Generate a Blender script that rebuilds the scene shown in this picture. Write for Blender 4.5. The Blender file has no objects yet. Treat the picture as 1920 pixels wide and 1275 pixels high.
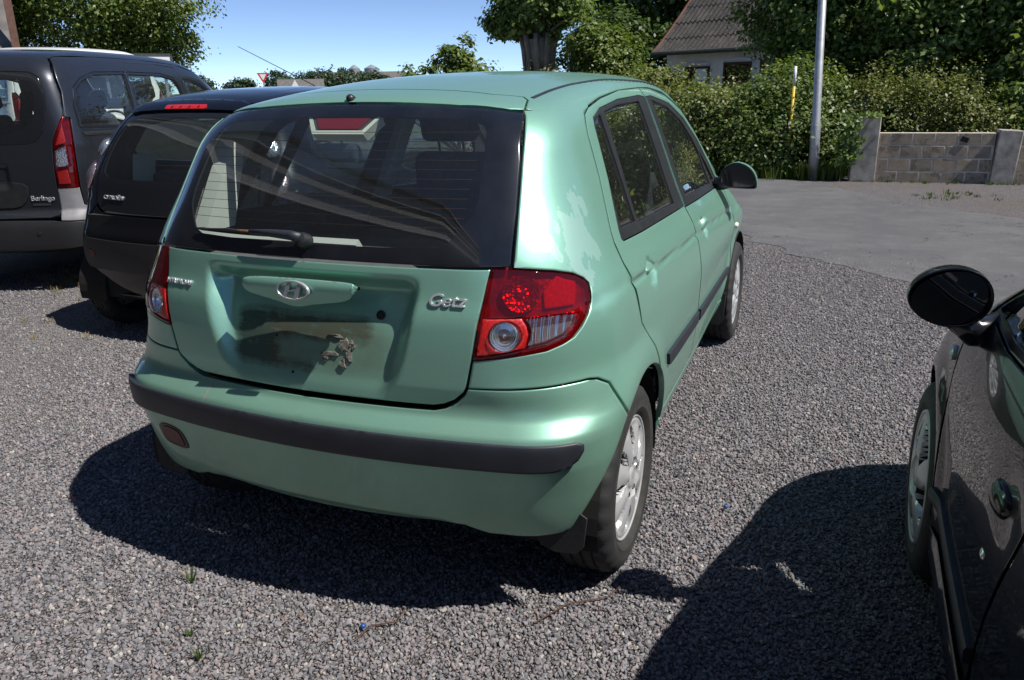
import bpy, bmesh, math, random
import numpy as np
from mathutils import Matrix, Vector, geometry
R = math.radians
rng = np.random.default_rng(7)
random.seed(7)
scene = bpy.context.scene
COL = scene.collection

# ---------------------------------------------------------------- camera
CAM_POS = (1.27606, -2.11225, 1.40161)
CAM_F = 1469.23 / 1920
cam_data = bpy.data.cameras.new('camera')
cam_data.sensor_width = 36
cam_data.lens = 36 * CAM_F
cam_data.clip_start = .05
cam_data.clip_end = 6000
cam = bpy.data.objects.new('camera', cam_data)
COL.objects.link(cam)
cam.matrix_world = (Matrix.Translation(CAM_POS) @ Matrix.Rotation(R(22.66752), 4, 'Z')
                    @ Matrix.Rotation(R(90 - 17.52881), 4, 'X') @ Matrix.Rotation(R(-1.02462), 4, 'Z'))
scene.camera = cam

# ---------------------------------------------------------------- sky and sun
SUN_DIR = Vector((.70, -.045, 1.0)).normalized()       # towards the sun
el = math.asin(SUN_DIR.z)
world = bpy.data.worlds.new('World'); scene.world = world; world.use_nodes = True
wn = world.node_tree.nodes; wl = world.node_tree.links
sky = wn.new('ShaderNodeTexSky'); sky.sky_type = 'NISHITA'; sky.sun_disc = False
sky.sun_elevation = el
sky.sun_rotation = math.atan2(SUN_DIR.x, SUN_DIR.y)
sky.altitude = 0; sky.air_density = .36; sky.dust_density = .0; sky.ozone_density = 1.6
bg = wn['Background']; bg.inputs['Strength'].default_value = .135
wl.new(sky.outputs[0], bg.inputs[0])
sd = bpy.data.lights.new('sun', 'SUN'); sd.energy = 5.0; sd.angle = R(.53); sd.color = (1, .955, .89)
sun = bpy.data.objects.new('sun', sd); COL.objects.link(sun)
sun.location = (0, 0, 30)
sun.rotation_euler = SUN_DIR.to_track_quat('Z', 'Y').to_euler()
vs = scene.view_settings
vs.view_transform = 'Standard'; vs.look = 'None'; vs.gamma = 1; vs.exposure = 0.35
vs.use_curve_mapping = False
scene.render.film_transparent = False
scene.cycles.max_bounces = 10; scene.cycles.transparent_max_bounces = 16
scene.cycles.caustics_reflective = False; scene.cycles.caustics_refractive = False
scene.cycles.sample_clamp_indirect = 6

# ---------------------------------------------------------------- materials
MATS = {}
class NT:
    """small node-tree helper"""
    def __init__(s, name):
        s.m = bpy.data.materials.new(name); s.m.use_nodes = True
        s.t = s.m.node_tree; s.n = s.t.nodes; s.l = s.t.links
        s.b = s.n['Principled BSDF']; s.out = s.n['Material Output']
        s.tc = None
    def node(s, kind, **kw):
        n = s.n.new(kind)
        for k, v in kw.items():
            if k == 'inp':
                for a, b in v.items(): n.inputs[a].default_value = b
            else: setattr(n, k, v)
        return n
    def link(s, a, b): s.l.new(a, b)
    def coord(s, kind='Object'):
        if s.tc is None: s.tc = s.n.new('ShaderNodeTexCoord')
        return s.tc.outputs[kind]
    def noise(s, scale, detail=4, rough=.55, kind='Object', vec=None):
        n = s.node('ShaderNodeTexNoise', inp={'Scale': scale, 'Detail': detail, 'Roughness': rough})
        s.link(vec if vec is not None else s.coord(kind), n.inputs['Vector'])
        return n.outputs['Fac']
    def ramp(s, fac, stops, interp='LINEAR'):
        r = s.node('ShaderNodeValToRGB'); e = r.color_ramp.elements; r.color_ramp.interpolation = interp
        while len(e) < len(stops): e.new(.5)
        for i, (p, c) in enumerate(stops):
            e[i].position = p; e[i].color = (*c, 1) if len(c) == 3 else c
        s.link(fac, r.inputs[0]); return r.outputs[0]
    def math(s, op, a, b=None, c=None, clamp=False):
        n = s.node('ShaderNodeMath', operation=op, use_clamp=clamp)
        for i, v in enumerate((a, b, c)):
            if v is None: continue
            if hasattr(v, 'links'): s.link(v, n.inputs[i])
            else: n.inputs[i].default_value = v
        return n.outputs[0]
    def mix(s, fac, a, b, mode='MIX'):
        n = s.node('ShaderNodeMix', data_type='RGBA', blend_type=mode)
        for sock, v in ((n.inputs[0], fac), (n.inputs[6], a), (n.inputs[7], b)):
            if hasattr(v, 'links'): s.link(v, sock)
            elif isinstance(v, (int, float)): sock.default_value = v
            else: sock.default_value = (*v, 1) if len(v) == 3 else v
        return n.outputs[2]
    def bump(s, h, strength=.3, dist=.01, normal=None):
        n = s.node('ShaderNodeBump', inp={'Strength': strength, 'Distance': dist})
        s.link(h, n.inputs['Height'])
        if normal is not None: s.link(normal, n.inputs['Normal'])
        return n.outputs[0]
    def set(s, **kw):
        for k, v in kw.items():
            sock = s.b.inputs[k.replace('_', ' ')]
            if hasattr(v, 'links'): s.link(v, sock)
            elif isinstance(v, tuple) and len(v) == 3: sock.default_value = (*v, 1)
            else: sock.default_value = v
        return s
def done(nt, key): MATS[key] = nt.m; return nt.m

def plain(key, col, rough=.5, metal=0., coat=0., spec=.5, var=.0, bump=0., bscale=200., vscale=8.):
    t = NT(key)
    t.set(Roughness=rough, Metallic=metal, Specular_IOR_Level=spec)
    if coat: t.set(Coat_Weight=coat, Coat_Roughness=.04)
    if var:
        f = t.noise(vscale, 5, .6)
        lo = tuple(c * (1 - var) for c in col); hi = tuple(min(1, c * (1 + var)) for c in col)
        t.set(Base_Color=t.ramp(f, [(.3, lo), (.7, hi)]))
    else: t.set(Base_Color=tuple(col))
    if bump: t.set(Normal=t.bump(t.noise(bscale, 3), bump, .002))
    return done(t, key)

def glass_mat(key, tint=(.80, .88, .85), dust=.04, rough=.0, dustcol=(.45, .46, .45)):
    """thin sheet: tinted transparency, fresnel gloss, a little dust"""
    t = NT(key); t.n.remove(t.b)
    tr = t.node('ShaderNodeBsdfTransparent'); tr.inputs[0].default_value = (*tint, 1)
    gl = t.node('ShaderNodeBsdfGlossy'); gl.inputs['Roughness'].default_value = rough
    gl.inputs[0].default_value = (1, 1, 1, 1)
    lw = t.node('ShaderNodeLayerWeight'); lw.inputs[0].default_value = .5
    fac = t.math('MULTIPLY', t.math('MULTIPLY_ADD', t.math('POWER', lw.outputs['Facing'], 5.), .957, .043), 1.75, clamp=True)
    m = t.node('ShaderNodeMixShader'); t.link(fac, m.inputs[0]); t.link(tr.outputs[0], m.inputs[1]); t.link(gl.outputs[0], m.inputs[2])
    df = t.node('ShaderNodeBsdfDiffuse'); df.inputs[0].default_value = (*dustcol, 1)
    nz = t.noise(5, 6, .7); sp = t.noise(90, 2)
    d = t.math('MULTIPLY', t.math('ADD', nz, t.math('MULTIPLY', sp, .4)), dust * 1.4)
    m2 = t.node('ShaderNodeMixShader'); t.link(d, m2.inputs[0]); t.link(m.outputs[0], m2.inputs[1]); t.link(df.outputs[0], m2.inputs[2])
    t.link(m2.outputs[0], t.out.inputs[0])
    return done(t, key)

def lens_mat(key, col, rough=.02, gloss=1.4, ribs=0, diffuse=.0):
    """tinted lamp plastic"""
    t = NT(key); t.n.remove(t.b)
    tr = t.node('ShaderNodeBsdfTransparent'); tr.inputs[0].default_value = (*col, 1)
    gl = t.node('ShaderNodeBsdfGlossy'); gl.inputs['Roughness'].default_value = rough
    lw = t.node('ShaderNodeLayerWeight'); lw.inputs[0].default_value = .5; frn = t.math('MULTIPLY_ADD', t.math('POWER', lw.outputs['Facing'], 5.), .96, .04)
    df = t.node('ShaderNodeBsdfDiffuse'); df.inputs[0].default_value = (*col, 1)
    m0 = t.node('ShaderNodeMixShader'); m0.inputs[0].default_value = diffuse
    t.link(tr.outputs[0], m0.inputs[1]); t.link(df.outputs[0], m0.inputs[2])
    m = t.node('ShaderNodeMixShader'); t.link(t.math('MULTIPLY', frn, gloss, clamp=True), m.inputs[0])
    t.link(m0.outputs[0], m.inputs[1]); t.link(gl.outputs[0], m.inputs[2]); t.link(m.outputs[0], t.out.inputs[0])
    return done(t, key)

# ---------------------------------------------------------------- objects
def tag(o, label=None, cat=None, group=None, kind=None):
    if label: o['label'] = label
    if cat: o['category'] = cat
    if group: o['group'] = group
    if kind: o['kind'] = kind
    return o
def thing(name, label, cat, loc=(0, 0, 0), rz=0., group=None):
    o = bpy.data.objects.new(name, None); COL.objects.link(o)
    o.empty_display_size = .2; o.location = loc; o.rotation_euler = (0, 0, rz)
    return tag(o, label, cat, group)
def M(k): return MATS[k] if isinstance(k, str) else k
def obj(name, me, mats, parent=None):
    o = bpy.data.objects.new(name, me); COL.objects.link(o)
    if mats is not None:
        for m in (mats if isinstance(mats, (list, tuple)) else [mats]): me.materials.append(M(m))
    o.parent = parent
    return o
def mesh(name, v, f, smooth=False, midx=None):
    me = bpy.data.meshes.new(name)
    v = np.asarray(v, float)
    me.from_pydata(v.tolist(), [], [tuple(int(i) for i in q) for q in f])
    if smooth: me.shade_smooth()
    if midx is not None: me.polygons.foreach_set('material_index', np.asarray(midx, np.int32))
    me.update(); return me
def quad_mesh(name, v, nq, uvcol=None):
    """fast: nq quads, vertices in order"""
    me = bpy.data.meshes.new(name)
    me.vertices.add(len(v)); me.vertices.foreach_set('co', np.asarray(v, np.float32).ravel())
    me.loops.add(nq * 4); me.loops.foreach_set('vertex_index', np.arange(nq * 4, dtype=np.int32))
    me.polygons.add(nq); me.polygons.foreach_set('loop_start', np.arange(0, nq * 4, 4, dtype=np.int32))
    try: me.polygons.foreach_set('loop_total', np.full(nq, 4, np.int32))
    except Exception: pass
    me.update(calc_edges=True)
    return me

class MB:
    """collects simple solids into one mesh"""
    def __init__(s): s.v = []; s.f = []; s.mi = []
    def add(s, v, f, m=0):
        n = len(s.v); s.v += [tuple(p) for p in v]; s.f += [tuple(i + n for i in q) for q in f]; s.mi += [m] * len(f); return s
    def box(s, c, d, rot=None, m=0, taper=1.):
        x, y, z = (k / 2 for k in d)
        P = [(-x, -y, -z), (x, -y, -z), (x, y, -z), (-x, y, -z), (-x * taper, -y * taper, z), (x * taper, -y * taper, z), (x * taper, y * taper, z), (-x * taper, y * taper, z)]
        Mx = rot if rot is not None else Matrix.Identity(3)
        P = [tuple(Mx @ Vector(p) + Vector(c)) for p in P]
        return s.add(P, [(0, 3, 2, 1), (4, 5, 6, 7), (0, 1, 5, 4), (1, 2, 6, 5), (2, 3, 7, 6), (3, 0, 4, 7)], m)
    def tube(s, pts, r, n=8, m=0, cap=True):
        pts = [Vector(p) for p in pts]; rs = r if isinstance(r, (list, tuple)) else [r] * len(pts)
        base = len(s.v); up = Vector((0, 0, 1))
        for i, p in enumerate(pts):
            d = (pts[min(i + 1, len(pts) - 1)] - pts[max(i - 1, 0)]).normalized()
            a = d.cross(up)
            if a.length < 1e-3: a = d.cross(Vector((1, 0, 0)))
            a.normalize(); b = a.cross(d)
            for k in range(n):
                t = 2 * math.pi * k / n; s.v.append(tuple(p + (a * math.cos(t) + b * math.sin(t)) * rs[i]))
        for i in range(len(pts) - 1):
            for k in range(n):
                a0 = base + i * n + k; a1 = base + i * n + (k + 1) % n
                s.f.append((a0, a0 + n, a1 + n, a1)); s.mi.append(m)
        if cap:
            s.f.append(tuple(base + k for k in range(n))); s.mi.append(m)
            s.f.append(tuple(base + (len(pts) - 1) * n + k for k in reversed(range(n)))); s.mi.append(m)
        return s
    def lathe(s, prof, n=48, axis='x', c=(0, 0, 0), m=0, close=False):
        """prof: (along axis, radius)"""
        base = len(s.v); k = len(prof)
        for i in range(n):
            t = 2 * math.pi * i / n; cs, sn = math.cos(t), math.sin(t)
            for a, r in prof:
                p = {'x': (a, r * cs, r * sn), 'y': (r * cs, a, r * sn), 'z': (r * cs, r * sn, a)}[axis]
                s.v.append((p[0] + c[0], p[1] + c[1], p[2] + c[2]))
        for i in range(n):
            j = (i + 1) % n
            for q in range(k if close else k - 1):
                q2 = (q + 1) % k
                s.f.append((base + i * k + q, base + j * k + q, base + j * k + q2, base + i * k + q2)); s.mi.append(m)
        return s
    def prism(s, poly, fn, m=0):
        """poly of 2-D points; fn(p, 0|1) -> 3-D"""
        n = len(poly); base = len(s.v)
        for k in (0, 1): s.v += [tuple(fn(p, k)) for p in poly]
        s.f.append(tuple(base + i for i in reversed(range(n)))); s.f.append(tuple(base + n + i for i in range(n)))
        for i in range(n):
            j = (i + 1) % n; s.f.append((base + i, base + j, base + n + j, base + n + i))
        s.mi += [m] * (n + 2); return s
    def build(s, name, mats, parent=None, smooth=False, bevel=0., seg=2, fix=True, auto=None):
        me = mesh(name, s.v, s.f, smooth, s.mi)
        if fix or bevel:
            bm = bmesh.new(); bm.from_mesh(me)
            bmesh.ops.recalc_face_normals(bm, faces=bm.faces)
            if bevel:
                ed = [e for e in bm.edges if len(e.link_faces) == 2 and e.calc_face_angle(0) > .6]
                bmesh.ops.bevel(bm, geom=ed, offset=bevel, segments=seg, affect='EDGES', profile=.5, clamp_overlap=True)
            bm.to_mesh(me); bm.free()
            if smooth or bevel:
                me.shade_smooth()
                if bevel and not smooth:
                    ar = np.zeros(len(me.polygons)); me.polygons.foreach_get('area', ar)
                    me.polygons.foreach_set('use_smooth', ar < .3 * ar.max()); me.update()
        if auto:
            me.shade_smooth(); me.set_sharp_from_angle(angle=R(auto))
        return obj(name, me, mats, parent)

def text_mesh(txt, size, depth, bevel=0., shear=0., sx=1., space=1.):
    cu = bpy.data.curves.new('lettering', 'FONT'); cu.body = txt; cu.size = size; cu.extrude = depth; cu.bevel_depth = bevel
    cu.bevel_resolution = 1; cu.shear = shear; cu.align_x = 'CENTER'; cu.align_y = 'CENTER'; cu.space_character = space; cu.resolution_u = 4
    o = bpy.data.objects.new('lettering', cu); COL.objects.link(o)
    dg = bpy.context.evaluated_depsgraph_get(); dg.update()
    me = bpy.data.meshes.new_from_object(o.evaluated_get(dg))
    bpy.data.objects.remove(o); bpy.data.curves.remove(cu)
    me.materials.clear()
    if sx != 1: me.transform(Matrix.Diagonal((sx, 1, 1, 1)))
    return me
def frame(origin, nrm, up=(0, 0, 1)):
    """matrix whose z is nrm and y is roughly up"""
    z = Vector(nrm).normalized(); y = Vector(up); x = y.cross(z).normalized(); y = z.cross(x)
    m = Matrix((x, y, z)).transposed().to_4x4(); m.translation = Vector(origin); return m
# ---------------------------------------------------------------- shared materials
def paint_mat(key, col, metal=.55, rough=.37, flake=.25, dirt=.25, dirtcol=(.20, .18, .14), coat=.6, zlow=.55, dust=.0, smudge=False, patch=False, coatrough=.04, scratch=False, spec=.5):
    t = NT(key)
    f = t.node('ShaderNodeTexVoronoi', inp={'Scale': 900.}); t.link(t.coord(), f.inputs['Vector'])
    fl = t.math('MULTIPLY_ADD', f.outputs['Distance'], -flake, 1 + flake * .5)
    base = t.mix(1.0, (*col, 1), t.node('ShaderNodeCombineXYZ').outputs[0], 'MIX') if False else None
    rgb = t.node('ShaderNodeRGB'); rgb.outputs[0].default_value = (*col, 1)
    vm = t.node('ShaderNodeVectorMath', operation='SCALE'); t.link(rgb.outputs[0], vm.inputs[0]); t.link(fl, vm.inputs['Scale'])
    c = vm.outputs[0]
    # road film, heavier low down, streaky
    sep = t.node('ShaderNodeSeparateXYZ'); t.link(t.coord(), sep.inputs[0])
    low = t.math('SUBTRACT', 1.0, t.math('DIVIDE', t.math('SUBTRACT', sep.outputs['Z'], .15), zlow, clamp=True), clamp=True)
    n1 = t.noise(3.5, 8, .65); n2 = t.noise(45, 4, .7)
    film = t.math('MULTIPLY', t.math('MULTIPLY_ADD', low, .9, .22), t.math('MULTIPLY', n1, dirt * 1.6), clamp=True)
    spk = t.math('MULTIPLY', t.math('GREATER_THAN', t.noise(160, 2), .715), .35 * dirt * 2, clamp=True)
    film = t.math('MAXIMUM', film, spk)
    c = t.mix(film, c, dirtcol)
    rg = t.math('MULTIPLY_ADD', film, .35, rough)
    ct = t.math('SUBTRACT', coat, t.math('MULTIPLY', film, .75), clamp=True)
    if patch:
        # clear coat flaking off the pillar in pale islands
        vd = t.node('ShaderNodeVectorMath', operation='DISTANCE'); t.link(t.coord(), vd.inputs[0]); vd.inputs[1].default_value = (.665, -.23, 1.055)
        reg = t.math('SUBTRACT', 1.0, t.math('DIVIDE', vd.outputs['Value'], .23), clamp=True)
        mpp = t.node('ShaderNodeMapping'); mpp.inputs['Scale'].default_value = (14, 14, 5); t.link(t.coord(), mpp.inputs[0])
        pm = t.math('GREATER_THAN', t.math('MULTIPLY', t.math('POWER', reg, .5), t.noise(1.6, 4, .55, vec=mpp.outputs[0])), .40)
        c = t.mix(t.math('MULTIPLY', pm, .30), c, (.60, .78, .70)); ct = t.math('SUBTRACT', ct, t.math('MULTIPLY', pm, .75), clamp=True)
        # rust on the wheel-arch edge
        vr = t.node('ShaderNodeVectorMath', operation='DISTANCE'); t.link(t.coord(), vr.inputs[0]); vr.inputs[1].default_value = (.80, .27, .51)
        rr = t.math('MULTIPLY', t.math('SUBTRACT', 1.0, t.math('DIVIDE', vr.outputs['Value'], .09), clamp=True), t.math('MULTIPLY', t.noise(60, 4), 1.8), clamp=True)
        c = t.mix(t.math('GREATER_THAN', rr, .52), c, (.16, .06, .02))
    if smudge:
        # black adhesive left where the number plate was taped on
        def boxm(x0, x1, z0, z1, soft):
            a = t.math('DIVIDE', t.math('SUBTRACT', sep.outputs['X'], x0), soft, clamp=True); b = t.math('DIVIDE', t.math('SUBTRACT', x1, sep.outputs['X']), soft, clamp=True)
            d = t.math('DIVIDE', t.math('SUBTRACT', sep.outputs['Z'], z0), soft, clamp=True); e = t.math('DIVIDE', t.math('SUBTRACT', z1, sep.outputs['Z']), soft, clamp=True)
            return t.math('MULTIPLY', t.math('MULTIPLY', a, b), t.math('MULTIPLY', d, e))
        mp = t.node('ShaderNodeMapping'); mp.inputs['Scale'].default_value = (5, 9, 26); t.link(t.coord(), mp.inputs[0])
        sn = t.noise(2.2, 7, .72, vec=mp.outputs[0])
        top = boxm(-.26, .22, .755, .872, .05); left = boxm(-.27, -.07, .675, .875, .05); bot = boxm(-.26, .05, .675, .750, .04)
        sm = t.math('MAXIMUM', t.math('MAXIMUM', top, left), t.math('MULTIPLY', bot, .8))
        sn2 = t.noise(34, 5, .7)
        sm = t.math('MULTIPLY', t.math('SUBTRACT', t.math('MULTIPLY', t.math('POWER', sm, .6), t.math('ADD', t.math('MULTIPLY', sn, 1.1), t.math('MULTIPLY', sn2, .5))), .40, clamp=True), 3.0, clamp=True)
        c = t.mix(t.math('MULTIPLY', sm, .80), c, (.022, .018, .015)); ct = t.math('SUBTRACT', ct, sm, clamp=True)
        br = t.math('MULTIPLY', boxm(-.16, .28, .67, .86, .06), t.math('MULTIPLY', t.noise(9, 5, .6), .75), clamp=True)
        c = t.mix(br, c, (.16, .10, .045)); rg = t.math('MAXIMUM', rg, t.math('MULTIPLY', sm, .75))
    if scratch:
        sx_ = t.math('ABSOLUTE', t.math('ADD', t.math('ADD', sep.outputs['X'], .345), t.math('MULTIPLY', t.math('SUBTRACT', t.noise(14, 2), .5), .05)))
        sc_ = t.math('MULTIPLY', t.math('LESS_THAN', sx_, .0042), t.math('MULTIPLY', t.math('GREATER_THAN', sep.outputs['Z'], .50), t.math('GREATER_THAN', t.noise(70, 3), .42)))
        c = t.mix(t.math('MULTIPLY', sc_, .75), c, (.45, .42, .36)); ct = t.math('SUBTRACT', ct, sc_, clamp=True)
    t.set(Base_Color=c, Roughness=rg, Metallic=metal, Coat_Weight=ct, Coat_Roughness=coatrough, Specular_IOR_Level=spec)
    t.set(Normal=t.bump(t.noise(22, 3, .5), .012, .02))
    return done(t, key)

GREEN = (.275, .550, .428)
paint_mat('paint_green', GREEN, patch=False)
paint_mat('paint_green_quarter', GREEN, patch=True)
paint_mat('paint_green_tailgate', GREEN, smudge=True, dirt=.35)
paint_mat('paint_green_bumper', (.260, .530, .405), dirt=.42, zlow=.65, scratch=True)
paint_mat('paint_black', (.005, .005, .007), metal=.0, rough=.3, flake=.1, dirt=.03, coat=.75, coatrough=.015, spec=.05)
paint_mat('paint_navy', (.006, .008, .016), metal=.2, rough=.3, flake=.2, dirt=.04, coat=.9, coatrough=.015, spec=.1)
paint_mat('paint_grey', (.026, .030, .040), metal=.5, rough=.36, flake=.35, dirt=.05, coat=.8)
plain('black_trim', (.020, .021, .023), .42, var=.25, vscale=20)
plain('black_gloss', (.012, .013, .016), .18, coat=.5)
plain('window_frit', (.010, .011, .014), .16, coat=.6, spec=.6, var=.3, vscale=12)
plain('strip_plastic', (.021, .024, .033), .50, var=.2, vscale=14, bump=.15, bscale=700)
plain('grey_plastic', (.020, .021, .025), .55, var=.15, bump=.2, bscale=600)
plain('pale_plastic', (.22, .22, .235), .55, var=.2, bump=.2, bscale=400)
plain('dark', (.006, .006, .007), .9)
plain('liner', (.012, .011, .010), .9, var=.4)
plain('rubber', (.020, .020, .021), .75, var=.35, bump=.3, bscale=150)
plain('tyre_wall', (.032, .030, .028), .72, var=.35, vscale=25, bump=.2, bscale=300)
plain('chrome', (.72, .73, .75), .12, metal=1., var=.1)
plain('silver', (.56, .57, .58), .36, metal=.4, coat=.3, var=.10, vscale=14)
plain('badge_silver', (.60, .61, .64), .28, metal=.55, coat=.5)
plain('alloy_dark', (.16, .16, .16), .45, metal=.6, var=.2)
plain('rust', (.16, .075, .035), .9, var=.5, vscale=60)
plain('trim_beige', (.62, .61, .55), .7, var=.05)
plain('trim_dark', (.060, .062, .070), .8, var=.2)
plain('seat_cloth', (.045, .052, .075), .95, var=.3, vscale=30, bump=.3, bscale=250)
plain('carpet', (.018, .018, .02), .95, var=.3)
plain('shelf_grey', (.11, .11, .115), .9, var=.15, vscale=30)
plain('mirror_glass', (.72, .76, .80), .03, metal=1.)
plain('reflector_chrome', (.80, .80, .82), .16, metal=.9)
plain('lamp_red', (.26, .010, .010), .25, coat=.5, var=.4, vscale=120, bump=.6, bscale=420)
plain('reflector_red', (.55, .012, .010), .22, coat=1., var=.3, vscale=160, bump=.8, bscale=420)
plain('white_paint', (.78, .78, .77), .4, coat=.6, var=.05)
plain('sticker', (.75, .74, .62), .5)
plain('orange_line', (.17, .07, .035), .6)
plain('brake_red', (.22, .012, .018), .3, coat=.5)
glass_mat('glass_rear', (.76, .83, .82), .022, dustcol=(.36, .38, .40))
glass_mat('glass_side', (.70, .78, .75), .02, dustcol=(.40, .42, .38))
glass_mat('glass_clear', (.80, .87, .84), .02)
glass_mat('glass_dark', (.32, .36, .36), .02)
lens_mat('lens_red', (.66, .016, .016), diffuse=.06)
lens_mat('lens_red_dark', (.50, .012, .014), diffuse=.06)
lens_mat('lens_clear', (.93, .94, .96), diffuse=.02)
lens_mat('lens_rose', (.86, .74, .76), diffuse=.02)
lens_mat('lens_amber', (.85, .28, .06), diffuse=.2)
def facet_mat(key, col, scale, metal=.9, rough=.18, strength=1., wave=False):
    t = NT(key); t.set(Base_Color=tuple(col), Metallic=metal, Roughness=rough)
    if wave:
        w = t.node('ShaderNodeTexWave', wave_type='BANDS', bands_direction='X', inp={'Scale': scale, 'Distortion': .4})
        t.link(t.coord(), w.inputs['Vector']); h = w.outputs['Fac']
    else:
        v = t.node('ShaderNodeTexVoronoi', feature='F1', inp={'Scale': scale}); t.link(t.coord(), v.inputs['Vector']); h = v.outputs['Distance']
    t.set(Normal=t.bump(h, strength, .004)); return done(t, key)
facet_mat('facet_chrome', (.80, .80, .82), 95)
facet_mat('facet_ribs', (.78, .78, .80), 22, wave=True)
facet_mat('facet_red', (.60, .02, .02), 190, metal=.2, rough=.25)
plain('lamp_cavity', (.30, .012, .014), .3, metal=.3, var=.6, vscale=26, bump=1., bscale=120)
plain('tape', (.13, .125, .105), .85, var=.6, vscale=120, bump=.8, bscale=160)
plain('fog_red', (.11, .016, .014), .45, coat=.1, spec=.3, var=.25, vscale=60)
# ---------------------------------------------------------------- car body surfaces
def pchip(xs, ys):
    """monotone cubic through the knots, vectorised, linear beyond the ends"""
    xs = np.asarray(xs, float); ys = np.asarray(ys, float)
    h = np.diff(xs); d = np.diff(ys) / h
    m = np.zeros_like(ys)
    for i in range(1, len(xs) - 1):
        if d[i - 1] * d[i] > 0:
            w1 = 2 * h[i] + h[i - 1]; w2 = h[i] + 2 * h[i - 1]
            m[i] = (w1 + w2) / (w1 / d[i - 1] + w2 / d[i])
    m[0], m[-1] = d[0], d[-1]
    def f(x):
        x = np.asarray(x, float)
        i = np.clip(np.searchsorted(xs, x) - 1, 0, len(h) - 1)
        t = (x - xs[i]) / h[i]
        tc = np.clip(t, 0, 1); t2 = tc * tc; t3 = t2 * tc
        v = ((2 * t3 - 3 * t2 + 1) * ys[i] + (t3 - 2 * t2 + tc) * h[i] * m[i]
             + (3 * t2 - 2 * t3) * ys[i + 1] + (t3 - t2) * h[i] * m[i + 1])
        v = v + np.where(t < 0, (t) * h[i] * m[0], 0) + np.where(t > 1, (t - 1) * h[i] * m[-1], 0)
        return v
    return f

def sstep(a, b, x):
    t = np.clip((x - a) / (b - a), 0, 1)
    return t * t * (3 - 2 * t)

def smax(a, b, k):
    h = np.clip(k - np.abs(a - b), 0, None) / k
    return np.maximum(a, b) + h * h * k * .25

class Shape:
    """closed body skin: F(p) < 0 inside.  x across, y forward, z up."""
    def __init__(s, F): s.F = F
    def cast(s, o, d, tmax, off=0., n=72):
        """first crossing from outside along o + t d"""
        t = np.linspace(0, tmax, n)
        lo = np.zeros(len(o)); hi = np.full(len(o), tmax); done = np.zeros(len(o), bool)
        prev = s.F(o) - off
        for k in range(1, n):
            cur = s.F(o + d * t[k]) - off
            hit = (prev > 0) & (cur <= 0) & ~done
            lo[hit] = t[k - 1]; hi[hit] = t[k]; done |= hit; prev = cur
        for _ in range(26):
            m = .5 * (lo + hi); v = s.F(o + d * m[:, None]) - off
            pos = v > 0
            lo = np.where(pos, m, lo); hi = np.where(pos, hi, m)
        return o + d * (.5 * (lo + hi))[:, None], done
    def normal(s, p, e=.004):
        g = np.stack([s.F(p + np.eye(3)[i] * e) - s.F(p - np.eye(3)[i] * e) for i in range(3)], 1)
        return g / np.linalg.norm(g, axis=1, keepdims=True)
    # 2-D domains
    def lift(s, q, dom, off=0.):
        q = np.asarray(q, float); n = len(q); o = np.zeros((n, 3)); d = np.zeros((n, 3))
        if dom == 'side':                       # (y, z) seen from +x
            o[:, 0] = 1.3; o[:, 1:] = q; d[:, 0] = -1; L = 1.29
        elif dom == 'rear':                     # (x, z) seen from behind
            o[:, 0] = q[:, 0]; o[:, 2] = q[:, 1]; o[:, 1] = -1.1; d[:, 1] = 1; L = 2.2
        elif dom == 'front':
            o[:, 0] = q[:, 0]; o[:, 2] = q[:, 1]; o[:, 1] = 4.4; d[:, 1] = -1; L = 2.9
        elif dom == 'top':                      # (x, y) seen from above
            o[:, :2] = q; o[:, 2] = 2.2; d[:, 2] = -1; L = 2.0
        else:                                   # ('cyl', yc): (angle from -y towards +x, z)
            yc = dom[1]; R = 2.2
            o[:, 0] = R * np.sin(q[:, 0]); o[:, 1] = yc - R * np.cos(q[:, 0]); o[:, 2] = q[:, 1]
            d[:, 0] = -np.sin(q[:, 0]); d[:, 1] = np.cos(q[:, 0]); L = 2.15
        p, ok = s.cast(o, d, L, off)
        return p
    def flat(s, p, dom):
        p = np.asarray(p, float)
        if dom == 'side': return p[:, 1:]
        if dom in ('rear', 'front'): return p[:, [0, 2]]
        if dom == 'top': return p[:, :2]
        return np.stack([np.arctan2(p[:, 0], dom[1] - p[:, 1]), p[:, 2]], 1)
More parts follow.
